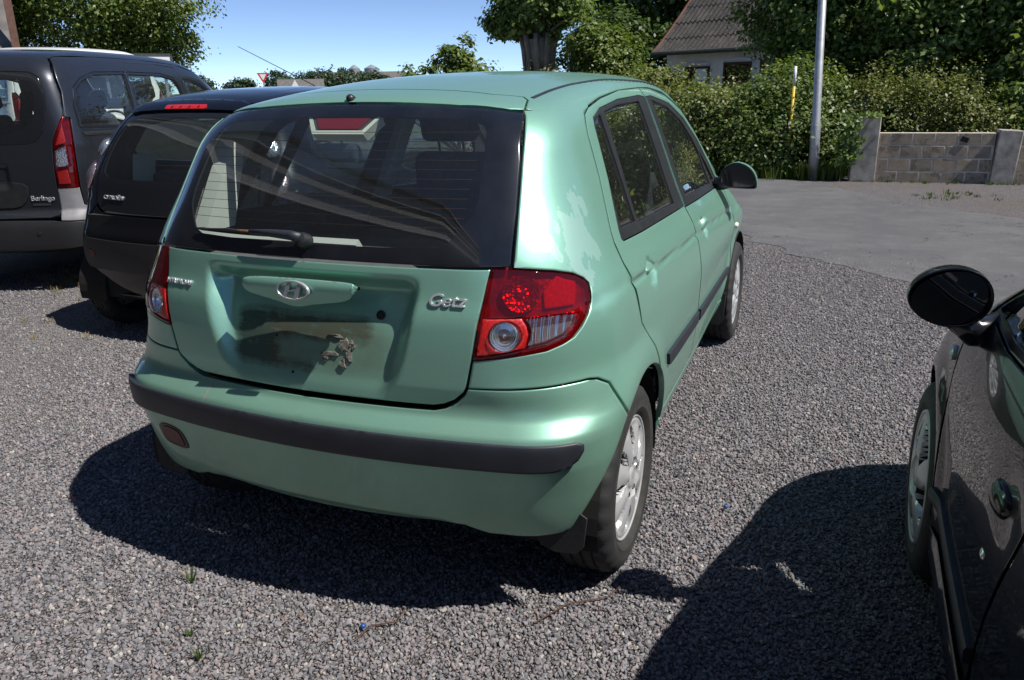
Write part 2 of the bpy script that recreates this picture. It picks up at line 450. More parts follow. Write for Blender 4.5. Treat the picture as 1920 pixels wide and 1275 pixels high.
# ---------------------------------------------------------------- green hatchback: skin
def getz_shape():
    side = pchip([.10, .22, .30, .40, .52, .64, .74, .84, .90, .96, 1.05, 1.20, 1.32, 1.42, 1.55],
                 [.69, .74, .768, .788, .800, .804, .797, .783, .766, .738, .697, .632, .578, .528, .47])
    plan = pchip([-.7, -.4, -.1, .3, .9, 1.8, 2.5, 3.0, 3.3], [-.055, -.035, -.012, 0, 0, -.010, -.022, -.06, -.10])
    flare = pchip([-.7, -.45, -.2, .1, .4], [.023, .023, .018, .004, 0])
    upper = pchip([.2, .8, 1.3, 2.0, 2.6], [0, -.010, -.022, -.050, -.07])
    crease_z = pchip([-.4, 0, .6, 1.2, 2.2, 2.8], [.892, .885, .863, .845, .794, .77])
    rear = pchip([.10, .22, .27, .33, .42, .47, .50, .56, .585, .60, .625, .645, .70, .78, .845, .865, .92, .985, 1.005, 1.36, 1.40, 1.55],
                 [-.40, -.44, -.475, -.50, -.525, -.540, -.548, -.552, -.545, -.530, -.507, -.503, -.510, -.509, -.503, -.499, -.480, -.464, -.458, -.225, -.19, -.05])
    top = pchip([-.6, -.23, -.1, .1, .4, .8, 1.2, 1.5, 1.72, 1.85, 2.2, 2.5, 2.62, 2.9, 3.15, 3.3, 3.6],
                [1.27, 1.377, 1.407, 1.434, 1.462, 1.480, 1.482, 1.469, 1.438, 1.39, 1.17, .99, .945, .875, .79, .71, .3])
    front = pchip([.1, .25, .45, .60, .75, .9], [3.12, 3.17, 3.22, 3.20, 3.12, 2.95])
    # licence recess in the lower tailgate
    halfw = pchip([.60, .66, .72, .80, .88, .96], [.235, .255, .282, .306, .322, .332])
    depth = pchip([.60, .66, .72, .80, .88, .95], [.006, .012, .024, .041, .058, .064])
    def F(p):
        x = np.abs(p[:, 0]); y = p[:, 1]; z = p[:, 2]
        X = side(z) + plan(y) * (1 - .5 * sstep(.95, 1.3, z)) + upper(y) * sstep(.72, .98, z) + flare(y) * (1 - sstep(.60, .74, z))
        # crease under the windows
        u = z - crease_z(y)
        X = X - .009 * np.exp(-(u / .0085) ** 2) * sstep(-.33, -.20, y) * (1 - sstep(2.55, 2.75, y))
        for hy, hz in ((.215, .872), (1.225, .846)):      # scooped door pulls
            X = X - .014 * (1 - sstep(.030, .056, np.hypot(y - hy, (z - hz) * 1.05)))
        # wheel-arch lips
        for ya in (0., 2.455):
            r = np.hypot(y - ya, z - .275)
            X = X + .010 * (1 - sstep(.37, .47, r)) * sstep(.2, .3, z)
        Y = rear(z) + .17 * x * x
        w = halfw(z)
        m = (1 - sstep(w - .048, w + .012, x)) * sstep(.640, .700, z) * (1 - sstep(.915, .972, z))
        Y = Y + m * depth(z)
        # lower rear bumper: raised corners
        m2 = (1 - sstep(.36, .42, x)) * (1 - sstep(.285, .315, z))
        Y = Y + .018 * m2
        Z = top(y) - .09 * x * x - .42 * x ** 4
        Yf = front(z) - .32 * x * x
        a = smax(x - X, Y - y, .20 + .08 * sstep(.55, .75, z) - .10 * sstep(1.1, 1.35, z))
        a = smax(a, y - Yf, .25)
        return smax(a, (z - Z) * .9, .055)
    return Shape(F)
# ---------------------------------------------------------------- skins of the other three cars
def city_shape():
    side = pchip([.10, .2, .3, .45, .6, .75, .85, .95, 1.1, 1.25, 1.38, 1.5], [.66, .72, .765, .800, .812, .812, .803, .780, .715, .630, .545, .47])
    plan = pchip([-.5, -.2, .3, 1.2, 2.2, 2.8, 3.1], [.015, .012, .0, 0, -.02, -.08, -.14])
    rear = pchip([.1, .25, .35, .5, .62, .70, .755, .85, .95, 1.1, 1.25, 1.33, 1.37, 1.42], [-.28, -.335, -.372, -.390, -.385, -.352, -.332, -.305, -.275, -.205, -.115, -.06, -.03, .06])
    top = pchip([-.3, -.05, .1, .4, .9, 1.3, 1.55, 1.7, 2.3, 2.5, 2.8, 3.0, 3.1, 3.4], [1.25, 1.382, 1.415, 1.452, 1.467, 1.452, 1.42, 1.36, .97, .90, .80, .70, .6, .3])
    front = pchip([.1, .3, .5, .7, .9], [3.0, 3.06, 3.07, 2.98, 2.75])
    def F(p):
        x = np.abs(p[:, 0]); y = p[:, 1]; z = p[:, 2]
        X = side(z) + plan(y)
        for ya in (0., 2.34):
            r = np.hypot(y - ya, z - .275); X = X + .012 * (1 - sstep(.33, .42, r)) * sstep(.2, .3, z)
        Z = top(y) - .10 * x * x - .25 * x ** 4
        a = smax(x - X, rear(z) + .20 * x * x - y, .17); a = smax(a, y - front(z) + .35 * x * x, .3)
        return smax(a, (z - Z) * .9, .10)
    return Shape(F)
def van_shape():
    side = pchip([.1, .25, .35, .6, .9, 1.05, 1.2, 1.4, 1.6, 1.72, 1.85], [.76, .83, .875, .902, .905, .895, .868, .815, .755, .710, .63])
    plan = pchip([-.8, -.3, .3, 1.5, 2.7, 3.2, 3.6], [-.02, 0, 0, 0, -.02, -.08, -.16])
    rear = pchip([.1, .25, .35, .5, .56, .60, .63, .80, 1.1, 1.4, 1.6, 1.72, 1.78, 1.9], [-.60, -.67, -.71, -.725, -.715, -.690, -.668, -.670, -.655, -.615, -.565, -.51, -.45, -.2])
    top = pchip([-.8, -.5, -.2, .4, 1.0, 1.7, 2.0, 2.25, 2.9, 3.1, 3.5, 3.7, 4.0], [1.62, 1.725, 1.775, 1.805, 1.808, 1.79, 1.75, 1.665, 1.20, 1.09, .95, .80, .5])
    front = pchip([.1, .3, .5, .8, 1.0], [3.5, 3.6, 3.64, 3.58, 3.3])
    def F(p):
        x = np.abs(p[:, 0]); y = p[:, 1]; z = p[:, 2]
        X = side(z) + plan(y)
        for ya in (0., 2.728):
            r = np.hypot(y - ya, z - .31); X = X + .014 * (1 - sstep(.36, .46, r)) * sstep(.2, .3, z)
        Z = top(y) - .05 * x * x - .06 * x ** 4
        Y = rear(z) + .07 * x * x
        m = (1 - sstep(.34, .38, x)) * sstep(.78, .82, z) * (1 - sstep(.93, .97, z)); Y = Y + .018 * m
        a = smax(x - X, Y - y, .15); a = smax(a, y - front(z) + .3 * x * x, .3)
        return smax(a, (z - Z) * .95, .14)
    return Shape(F)
def right_shape():
    side = pchip([.10, .2, .27, .35, .5, .62, .75, .85, .92, .98, 1.15, 1.3, 1.42, 1.55], [.72, .775, .792, .797, .800, .806, .802, .786, .758, .722, .645, .572, .51, .44])
    plan = pchip([-.6, -.2, .4, 1.4, 2.0, 2.6, 3.0], [-.06, -.02, 0, 0, -.006, -.035, -.10])
    rear = pchip([.1, .3, .6, .9, 1.35, 1.5], [-.5, -.56, -.58, -.5, -.25, .0])
    top = pchip([-.6, -.2, .3, .9, 1.3, 1.5, 2.15, 2.3, 2.6, 2.9, 3.1, 3.3], [1.25, 1.38, 1.45, 1.47, 1.43, 1.35, .99, .92, .84, .74, .6, .3])
    front = pchip([.1, .3, .5, .7, .9], [3.0, 3.08, 3.1, 3.02, 2.8])
    def F(p):
        x = np.abs(p[:, 0]); y = p[:, 1]; z = p[:, 2]
        X = side(z) + plan(y)
        for ya in (0., 2.37):
            r = np.hypot(y - ya, z - .285); X = X + .018 * (1 - sstep(.34, .43, r)) * sstep(.15, .25, z)
        X = X + .022 * np.exp(-((z - .27) / .035) ** 2) * (1 - sstep(1.95, 2.02, y)) * sstep(.35, .45, y)
        X = X - .010 * np.exp(-((y - 1.33) / .07) ** 2 - ((z - .735) / .05) ** 2)
        Z = top(y) - .10 * x * x - .2 * x ** 4
        a = smax(x - X, rear(z) + .2 * x * x - y, .3); a = smax(a, y - front(z) + .35 * x * x, .3)
        return smax(a, (z - Z) * .9, .08)
    return Shape(F)
CITY_POSE = ((-2.245, 1.56, 0), R(0))
VAN_POSE = ((-4.95, 2.38, 0), R(20))
RIGHT_POSE = ((2.385, -2.07, 0), R(0))
# ---------------------------------------------------------------- panels laid on a skin
def resample(p, step):
    p = np.asarray(p, float); out = []
    for a, b in zip(p, np.roll(p, -1, 0)):
        n = max(1, int(np.ceil(np.linalg.norm(b - a) / step)))
        out += [a + (b - a) * k / n for k in range(n)]
    return np.array(out)
def rounded(p, closed=True, it=2, keep=70):
    """corner-cutting that keeps corners sharper than `keep` degrees of turn"""
    p = np.asarray(p, float)
    for _ in range(it):
        q = []; n = len(p)
        for i in range(n):
            a, b, c = p[i - 1], p[i], p[(i + 1) % n]
            u = b - a; v = c - b
            ang = np.degrees(np.arccos(np.clip(np.dot(u, v) / (np.linalg.norm(u) * np.linalg.norm(v) + 1e-12), -1, 1)))
            if ang > keep: q.append(b)
            else: q += [b - u * .25, b + v * .25]
        p = np.array(q)
    return p
def offset_loop(p, d):
    """move a closed loop inwards by d (scalar or per-vertex)"""
    p = np.asarray(p, float)
    area = .5 * np.sum(p[:, 0] * np.roll(p[:, 1], -1) - np.roll(p[:, 0], -1) * p[:, 1])
    s = 1 if area > 0 else -1
    e = np.roll(p, -1, 0) - p; L = np.linalg.norm(e, axis=1, keepdims=True); e = e / np.maximum(L, 1e-9)
    nn = np.stack([-e[:, 1], e[:, 0]], 1) * s
    m = nn + np.roll(nn, 1, 0); l = np.linalg.norm(m, axis=1, keepdims=True); m = m / np.maximum(l, .6)
    m = m / np.maximum((m * nn).sum(1, keepdims=True), .5) * np.where(l > .6, 1, .8)
    dd = np.asarray(d, float)
    return p + m * (dd[:, None] if dd.ndim else dd)
def inside(q, loop):
    x, y = q[:, 0], q[:, 1]; r = np.zeros(len(q), bool)
    for (x0, y0), (x1, y1) in zip(loop, np.roll(loop, -1, 0)):
        c = (y0 > y) != (y1 > y)
        with np.errstate(divide='ignore', invalid='ignore'):
            r ^= c & (x < (x1 - x0) * (y - y0) / (y1 - y0) + x0)
    return r
def dist_loop(q, loop):
    d = np.full(len(q), 1e9)
    for a, b in zip(loop, np.roll(loop, -1, 0)):
        e = b - a; t = np.clip(((q - a) @ e) / (e @ e + 1e-12), 0, 1)
        d = np.minimum(d, np.linalg.norm(q - a - t[:, None] * e, axis=1))
    return d

def panel_data(S, loops, dom, off=0., res=.03, gap=.0025, nogap=None, step=None, ring=.004, half=False):
    """-> verts, tris, normals, boundary edges.  loops in domain units; half: the panel ends on x = 0"""
    sc = np.array([.9, 1.]) if isinstance(dom, tuple) else np.array([1., 1.])
    step = step or min(res * .7, .02)
    allp = []; edges = []; L2 = []; bmask = []
    for k, lp in enumerate(loops):
        lp = resample(np.asarray(lp, float) * sc, step)
        g = np.full(len(lp), gap)
        if nogap is not None: g[nogap(lp / sc)] = 0
        if half: g[np.abs(lp[:, 0]) < 1e-4] = 0
        g = g if k == 0 else -g
        lp0 = lp; lp = offset_loop(lp, g)
        if half:
            on = np.abs(lp0[:, 0]) < 1e-4; lp[on, 0] = 0
            for i in np.where(on)[0]:
                for j in (i - 1, (i + 1) % len(lp)):
                    if not on[j] and abs(lp0[j, 1] - lp0[i, 1]) < step: lp[i, 1] = lp0[i, 1] + (lp[j, 1] - lp0[j, 1])
        n0 = len(allp); n = len(lp)
        allp += list(lp); edges += [(n0 + i, n0 + (i + 1) % n) for i in range(n)]
        L2.append(lp); bmask += list(g != 0)
    nb = len(allp)
    lo = L2[0].min(0); hi = L2[0].max(0)
    gx, gy = np.meshgrid(np.arange(lo[0] + res * .5, hi[0], res), np.arange(lo[1] + res * .5, hi[1], res * .87))
    gx[1::2] += res * .5
    q = np.stack([gx.ravel(), gy.ravel()], 1)
    ok = inside(q, L2[0])
    for h in L2[1:]: ok &= ~inside(q, h)
    q = q[ok]
    dmin = np.full(len(q), 1e9)
    for l in L2: dmin = np.minimum(dmin, dist_loop(q, l))
    q = q[dmin > max(res * .45, ring * 2)]
    extra = []
    if ring:
        for k, l in enumerate(L2):
            r = offset_loop(l, ring if k == 0 else -ring)
            okr = inside(r, L2[0]) & (dist_loop(r, L2[0]) > ring * .6)
            for h in L2[1:]: okr &= (~inside(r, h)) & (dist_loop(r, h) > ring * .6)
            extra.append(r[okr])
    P = np.concatenate([np.array(allp)] + extra + [q])
    co, _, tri, ov, _, _ = geometry.delaunay_2d_cdt([Vector(p) for p in P], edges, [], 0, 1e-6)
    co = np.array([tuple(c) for c in co]); tri = np.array([t for t in tri if len(t) == 3])
    cen = co[tri].mean(1)
    ok = inside(cen, L2[0])
    for h in L2[1:]: ok &= ~inside(cen, h)
    tri = tri[ok]
    used = np.unique(tri); remap = -np.ones(len(co), int); remap[used] = np.arange(len(used))
    co2 = co[used]; tri = remap[tri]
    bm = np.zeros(len(co2), bool)
    for i, u in enumerate(used):
        bm[i] = any(o < nb and bmask[o] for o in ov[u])
    V = S.lift(co2 / sc, dom, off)
    if half: V[np.abs(co2[:, 0]) < 1e-6, 0] = 0
    N = S.normal(V)
    fn = np.cross(V[tri[:, 1]] - V[tri[:, 0]], V[tri[:, 2]] - V[tri[:, 0]])
    flip = (fn * N[tri].mean(1)).sum(1) < 0
    tri[flip] = tri[flip][:, ::-1]
    cnt = {}
    for t in tri:
        for a, b in ((t[0], t[1]), (t[1], t[2]), (t[2], t[0])): cnt[(a, b)] = 1
    be = [(a, b) for a, b in cnt if (b, a) not in cnt and bm[a] and bm[b]]
    return V, tri, N, be

def panel(S, name, loops, dom, mats, parent, off=0., rim=.018, inner=None, both=False, mirror=False, soft=.55, **kw):
    """one sheet with its folded edge and (inner) its lining; mirror=True also makes the other side's copy"""
    V, T, N, be = panel_data(S, loops, dom, off, half=both, **kw)
    Nn = N.copy()
    if be:
        acc = np.zeros_like(V)
        for a, b in be:
            o = np.cross(V[b] - V[a], N[a]); l = np.linalg.norm(o)
            if l > 0: acc[a] += o / l; acc[b] += o / l
        l = np.linalg.norm(acc, axis=1, keepdims=True); acc = np.where(l > 0, acc / np.maximum(l, 1e-9), 0)
        Nn = N + soft * acc; Nn /= np.linalg.norm(Nn, axis=1, keepdims=True)
    verts = [V]; norms = [Nn]; faces = T.tolist(); midx = [0] * len(T); nv = len(V)
    if be and rim:
        for a, b in be:
            fnm = np.cross(V[b] - V[a], N[a]); fnm /= np.linalg.norm(fnm) + 1e-12
            verts.append(np.array([V[a], V[b], V[b] - N[b] * rim, V[a] - N[a] * rim])); norms.append(np.repeat(fnm[None], 4, 0))
            faces.append([nv + 1, nv, nv + 3, nv + 2]); midx.append(0); nv += 4
    if inner:
        verts.append(V - N * inner); norms.append(-N)
        faces += (T[:, ::-1] + nv).tolist(); midx += [1] * len(T); nv += len(V)
    verts = np.concatenate(verts); norms = np.concatenate(norms)
    if both:
        n = len(verts); v2 = verts * [-1, 1, 1]; n2 = norms * [-1, 1, 1]
        faces = faces + [[i + n for i in f[::-1]] for f in faces]; midx = midx * 2
        verts = np.concatenate([verts, v2]); norms = np.concatenate([norms, n2])
    def make(v, f, nrm):
        me = mesh(name, v, f, True, midx)
        me.normals_split_custom_set_from_vertices(nrm.tolist())
        return obj(name, me, mats, parent)
    o = make(verts, faces, norms)
    if mirror:
        o2 = make(verts * [-1, 1, 1], [f[::-1] for f in faces], norms * [-1, 1, 1])
        return o, o2
    return o
def ribbon(S, name, line, dom, width, mat, parent, off=.002, mirror=False, height=.004, n=60):
    """raised strip along a domain polyline"""
    line = np.asarray(line, float); sc = .9 if isinstance(dom, tuple) else 1.
    seg = np.linalg.norm(np.diff(line, axis=0), axis=1); t = np.r_[0, np.cumsum(seg)]
    u = np.linspace(0, t[-1], n); q = np.stack([np.interp(u, t, line[:, k]) for k in (0, 1)], 1)
    p = S.lift(q, dom, 0.); nr = S.normal(p); tg = np.gradient(p, axis=0); sd = np.cross(tg, nr); sd /= np.linalg.norm(sd, axis=1, keepdims=True)
    w = width / 2
    prof = [(-w, -.004), (-w, off + height * .6), (-w * .6, off + height), (w * .6, off + height), (w, off + height * .6), (w, -.004)]
    V = np.concatenate([p + sd * a + nr * b for a, b in prof]); k = len(prof)
    F = [(j * n + i, j * n + i + 1, (j + 1) * n + i + 1, (j + 1) * n + i) for j in range(k - 1) for i in range(n - 1)]
    F += [tuple(j * n for j in range(k)), tuple(j * n + n - 1 for j in reversed(range(k)))]
    out = []
    for sx in ((1, -1) if mirror else (1,)):
        me = mesh(name, V * [sx, 1, 1], [f[::sx] for f in F], False)
        bm = bmesh.new(); bm.from_mesh(me); bmesh.ops.recalc_face_normals(bm, faces=bm.faces); bm.to_mesh(me); bm.free()
        me.shade_smooth(); me.set_sharp_from_angle(angle=R(50))
        out.append(obj(name, me, mat, parent))
    return out
# ---------------------------------------------------------------- generic car pieces
def polar_arc(c, r, a0, a1, n):
    t = np.radians(np.linspace(a0, a1, n)); return [(c[0] + r * math.cos(a), c[1] + r * math.sin(a)) for a in t]

def tyre_mesh(Rt, w, rim):
    """axis x, centred; outer side +x"""
    n = 120; h = w / 2
    prof = [(-h * .74, rim * .98), (-h * .90, rim + .012), (-h, (Rt + rim) / 2), (-h * .93, Rt - .022), (-h * .80, Rt - .006),
            (-h * .62, Rt), (-h * .42, Rt), (-h * .40, Rt - .008), (-h * .34, Rt - .008), (-h * .32, Rt), (-h * .06, Rt), (-h * .04, Rt - .008),
            (h * .04, Rt - .008), (h * .06, Rt), (h * .32, Rt), (h * .34, Rt - .008), (h * .40, Rt - .008), (h * .42, Rt), (h * .62, Rt),
            (h * .80, Rt - .006), (h * .93, Rt - .022), (h, (Rt + rim) / 2 + .006), (h * .965, rim + .030), (h * .985, rim + .026), (h * .90, rim + .010), (h * .74, rim * .98)]
    k = len(prof); V = []; F = []; mi = []
    for i in range(n):
        t = 2 * math.pi * i / n
        for q, (a, r) in enumerate(prof):
            g = 0
            if i % 4 == 0 and (3 <= q <= 6 or 17 <= q <= 20): g = -.006
            if i % 4 == 2 and (9 <= q <= 10 or 13 <= q <= 14): g = -.005
            V.append((a, (r + g) * math.cos(t), (r + g) * math.sin(t)))
    for i in range(n):
        j = (i + 1) % n
        for q in range(k - 1):
            F.append((i * k + q, i * k + q + 1, j * k + q + 1, j * k + q)); mi.append(1 if 3 <= q <= 20 else 0)
    me = mesh('tyre', V, F, True, mi); me.set_sharp_from_angle(angle=R(40)); return me

def cover_mesh(rad, spokes=8, depth=.016, kind='leaf'):
    """wheel cover: polar height field, +x outwards, dark faces in the openings"""
    nr, na = 30, spokes * 24; V = []; F = []; mi = []
    rs = np.linspace(.012, 1, nr) * rad
    def opening(u, ph):
        ph = (ph * spokes / (2 * math.pi)) % 1.0
        d = abs(ph - .5 - (u - .6) * .18)
        if kind == 'leaf':
            if not .42 < u < .90: return 0
            wdt = .17 * math.sin(math.pi * min(1, max(0, (u - .42) / .48))) ** .8
        else:
            if not .36 < u < .88: return 0
            wdt = .30 * (.45 + .55 * (u - .36) / .52)
        return max(0, min(1, (wdt - d) / .035 + .5))
    for i, r in enumerate(rs):
        u = r / rad
        for k in range(na):
            ph = 2 * math.pi * k / na; o = opening(u, ph)
            sp = (ph * spokes / (2 * math.pi)) % 1.0
            x = .012 - .020 * (u ** 2) + .004 * sstep(.90, .94, u) * (1 - sstep(.965, 1., u))
            x -= .010 * (1 - sstep(.30, .36, u)) - .006 * (1 - sstep(.14, .18, u))
            x += .004 * math.cos(2 * math.pi * sp) * sstep(.2, .45, u) * (1 - sstep(.85, .95, u))
            V.append((x - depth * 1.6 * o, r * math.cos(ph), r * math.sin(ph)))
    for i in range(nr - 1):
        for k in range(na):
            q = (k + 1) % na; F.append((i * na + k, (i + 1) * na + k, (i + 1) * na + q, i * na + q))
            uu = (rs[i] + rs[i + 1]) / 2 / rad; mi.append(1 if opening(uu, 2 * math.pi * (k + .5) / na) > .6 else 0)
    me = mesh('wheel_cover', V, F, True, mi); me.set_sharp_from_angle(angle=R(38)); return me

def wheel(parent, x, y, Rt, w, rim, cover, side, tyre, cz=None, spin=0., dish=.014, covermat=('silver', 'dark'), nuts=5):
    """side +1: outer face towards +x"""
    hub = bpy.data.objects.new('wheel', tyre); COL.objects.link(hub); hub.parent = parent
    if not tyre.materials:
        tyre.materials.append(M('tyre_wall')); tyre.materials.append(M('rubber'))
    hub.location = (x, y, cz or Rt - .004); hub.rotation_euler = (spin, 0, 0 if side > 0 else math.pi)
    c = bpy.data.objects.new('wheel_cover', cover); COL.objects.link(c); c.parent = hub
    if not cover.materials:
        for m in covermat: cover.materials.append(M(m))
    c.location = (w / 2 - dish, 0, 0)
    b = MB(); b.lathe([(-w * .35, rim * .97), (-w * .1, rim * .90), (w * .22, rim * .86), (w * .24, .01)], 40); b.build('rim', 'alloy_dark', hub, auto=40)
    q = w / 2 - dish + .004; b = MB(); b.lathe([(q - .014, rim * .945), (q - .006, rim * .97), (q - .004, rim * .99), (q - .012, rim * 1.01)], 64); b.build('rim_lip', covermat[0], hub, smooth=True)
    if nuts:
        for k in range(nuts):
            a = 2 * math.pi * k / nuts; b = MB(); b.lathe([(0, .0095), (.012, .0090), (.014, .006), (.014, .0005)], 6); n_ = b.build('lug_nut', 'chrome', hub)
            n_.location = (w / 2 - dish - .006, .052 * math.cos(a), .052 * math.sin(a))
    return hub

def arch_liner(parent, x0, x1, y, cz, r):
    b = MB(); n = 24; P = []
    for k in range(n + 1):
        a = R(-8 + 196 * k / n); P.append((y + r * math.cos(a), cz + r * math.sin(a)))
    V = [(x0, *p) for p in P] + [(x1, *p) for p in P] + [(x0, y, cz - .05)]
    F = [(k, k + 1, n + 2 + k, n + 1 + k) for k in range(n)] + [(k + 1, k, 2 * n + 2) for k in range(n)]
    b.add(V, F); return b.build('wheel_arch_liner', 'liner', parent, fix=False)

def seat(parent, x, y, z, w=.46, h=.60, head=True, mat='seat_cloth', lean=.22, hz=.14):
    s = bpy.data.objects.new('seat', None); COL.objects.link(s); s.parent = parent; s.location = (x, y, z)
    rot = Matrix.Rotation(lean, 3, 'X')
    b = MB(); b.box((0, .25, .05), (w, .50, .16)); b.build('cushion', mat, s, bevel=.05, seg=3)
    b = MB(); b.box((0, -.02, .08 + h / 2), (w, .12, h), rot, taper=.82); b.build('backrest', mat, s, bevel=.05, seg=4)
    if head:
        c = rot @ Vector((0, 0, h / 2 + .05 + hz / 2)); b = MB(); b.box((0, -.02 + c.y, .08 + h / 2 + c.z), (.27, .085, hz), rot); b.build('headrest', mat, s, bevel=.035, seg=4)
        for sx in (-.06, .06):
            c2 = rot @ Vector((0, 0, h / 2 + .03)); b = MB(); b.box((sx, -.02 + c2.y, .08 + h / 2 + c2.z), (.012, .012, .08), rot); b.build('headrest_post', 'chrome', s)
    return s
def steering(parent, c, tilt=.5, r=.185):
    b = MB(); n = 28
    P = [(r * math.cos(2 * math.pi * k / n), 0, r * math.sin(2 * math.pi * k / n)) for k in range(n + 1)]
    b.tube(P, .014, 8, cap=False); b.tube([(-r, 0, 0), (r, 0, 0)], .016, 6); b.tube([(0, 0, 0), (0, 0, -r)], .016, 6); b.box((0, -.01, 0), (.14, .05, .11))
    o = b.build('steering_wheel', 'trim_dark', parent, smooth=True); o.location = c; o.rotation_euler = (-tilt, 0, 0); return o

# ---------------------------------------------------------------- green hatchback
def build_getz():
    S = getz_shape()
    G = thing('parked_car', 'light green five-door hatchback with its number plate missing and a red tail lamp', 'car')
    CY = ('cyl', .9)
    P3 = lambda *q: np.array(q, float)
    sid = lambda q: S.lift(np.array(q, float), 'side')
    arch_r = .357; ac = (0., .275); ac2 = (2.455, .275)
    lamp = P3((0.513, -0.406, 0.994), (0.559, -0.384, 0.993), (0.606, -0.355, 0.986), (0.643, -0.322, 0.979), (0.678, -0.282, 0.967), (0.698, -0.258, 0.952), (0.710, -0.249, 0.938), (0.717, -0.255, 0.918), (0.722, -0.267, 0.891), (0.722, -0.291, 0.867), (0.714, -0.315, 0.842), (0.701, -0.340, 0.820), (0.682, -0.365, 0.808), (0.650, -0.396, 0.796), (0.596, -0.432, 0.789), (0.538, -0.456, 0.781), (0.482, -0.470, 0.774))
    bseam = P3((0.467, -0.473, 0.700), (0.574, -0.448, 0.701), (0.652, -0.408, 0.703), (0.706, -0.359, 0.705), (0.735, -.320, .705), (0.752, -0.294, 0.700), (0.775, -0.262, 0.680), (0.815, -0.212, 0.562))
    dseam = P3((0.553, 0.240, 1.356), (0.564, 0.172, 1.338), (0.579, 0.137, 1.314), (0.595, 0.111, 1.282), (0.644, 0.065, 1.169), (0.704, -0.011, 1.026), (0.715, -0.019, 0.999), (0.741, -0.014, 0.943), (0.760, 0.010, 0.886), (0.788, 0.030, 0.762), (0.808, 0.130, 0.666))
    gedge = P3((0.559, -0.384, 0.994), (0.545, -0.314, 1.117), (0.528, -0.238, 1.239), (0.509, -.170, 1.315), (0.492, -0.119, 1.355))
    a_end = 58.; arch = sid(polar_arc(ac, arch_r, a_end, 123.5, 16))
    bse = bseam[:-1]
    lampR = lamp[1:]                          # from the glass corner clockwise to the inner bottom corner
    fl = lambda p: S.flat(p, CY)
    # quarter panel with C-pillar
    joint = [(t, 1.355) for t in np.linspace(fl(gedge[-1:])[0][0], fl(dseam[:1])[0][0], 12)][1:-1]
    qloop = np.concatenate([fl(gedge), joint, fl(dseam), fl(arch), fl(bse[::-1]), fl(lampR[::-1])])
    top_ok = lambda q: np.abs(q[:, 1] - 1.355) < .0012
    panel(S, 'quarter_panel', [qloop], CY, ['paint_green_quarter', 'trim_beige'], G, mirror=True, res=.028, nogap=top_ok, inner=.022)
    # roof with rails and windscreen pillars
    jt = S.lift(np.array(joint), CY)
    dtop = [(.536, .423), (.520, .713), (.507, 1.065), (.502, 1.25), (.503, 1.53), (.520, 1.80)]
    apil = sid([(1.80, 1.315), (2.03, 1.195), (2.17, 1.06), (2.21, .96)])
    rloop = [(0, -.038), (.175, -.042), (.364, -.036), (.440, .005), (.462, -.02), (.487, -.105)] + [tuple(p[:2]) for p in jt] + [(.553, .240)] + dtop[:-1] + [tuple(p[:2]) for p in apil] + \
            [(.60, 2.24), (.535, 2.02), (.475, 1.84), (.40, 1.755), (.2, 1.725), (0, 1.715)]
    jx = np.array([tuple(p[:2]) for p in jt] + [(.553, .24), (.492, -.115)])
    def jn(q):
        return dist_loop(q, np.concatenate([jx[[-1]], jx[:-1], jx[:-1][::-1]])) < .004
    panel(S, 'roof', [rloop], 'top', ['paint_green', 'trim_beige'], G, both=True, res=.035, nogap=jn, inner=.02)
    ribbon(S, 'roof_moulding', [(.462, .015), (.457, .164), (.457, .348), (.462, .637), (.470, 1.1), (.472, 1.5), (.478, 1.72)], 'top', .013, 'black_trim', G, mirror=True, off=-.002, height=.004)
    # tailgate: spoiler strip, glass, lower panel
    panel(S, 'tailgate_spoiler', [[(0, -.040), (.175, -.044), (.364, -.038), (.440, .003), (.462, -.022), (.487, -.108), (.455, -.136), (.423, -.148), (.327, -.172), (.235, -.178), (.1, -.181), (0, -.181)]], 'top', 'paint_green', G, both=True, res=.02)
    gl = [(0, .997), (.556, .995), (.545, 1.117), (.528, 1.239), (.509, 1.315), (.491, 1.352), (.455, 1.357), (.423, 1.362), (.327, 1.369), (.235, 1.374), (.1, 1.379), (0, 1.380)]
    inn = [(0, 1.034), (.25, 1.036), (.372, 1.040), (.400, 1.052), (.425, 1.085), (.446, 1.113), (.453, 1.147), (.447, 1.21), (.437, 1.274), (.430, 1.307), (.415, 1.326), (.39, 1.335), (.341, 1.339), (.142, 1.346), (0, 1.348)]
    tg = panel(S, 'tailgate', [[(0, .9935), (.513, .9935), (.482, .774), (.466, .702), (.459, .688), (.433, .665), (.404, .651), (.375, .645), (.307, .644), (0, .643)]], 'rear', ['paint_green_tailgate', 'trim_dark'], G, both=True, res=.011, inner=.03)
    # window border as a U on the half, then the clear pane
    bl = [(0, .997)] + gl[1:-1] + [(0, 1.380)] + inn[::-1]
    panel(S, 'window_border', [bl], 'rear', ['window_frit', 'trim_dark'], tg, both=True, res=.02, off=-.001, rim=.006, gap=.002, nogap=lambda q: dist_loop(q, np.array(inn + [(-.3, 1.19)])) < .003, inner=.006)
    panel(S, 'window_pane', [inn], 'rear', 'glass_rear', tg, both=True, res=.03, off=-.001, gap=0., ring=0, rim=0)
    for k in range(11):
        z = 1.085 + .0222 * k
        n = 40; w = .425 if 1.08 < z < 1.31 else .38
        q = np.stack([np.linspace(-w, w, n), np.full(n, z)], 1); p = S.lift(q, 'rear', -.003)
        V = np.concatenate([p + [0, 0, .00065], p - [0, 0, .00065]])
        obj('defroster_line', mesh('defroster_line', V, [(i, i + 1, n + i + 1, n + i) for i in range(n - 1)]), 'orange_line', tg)
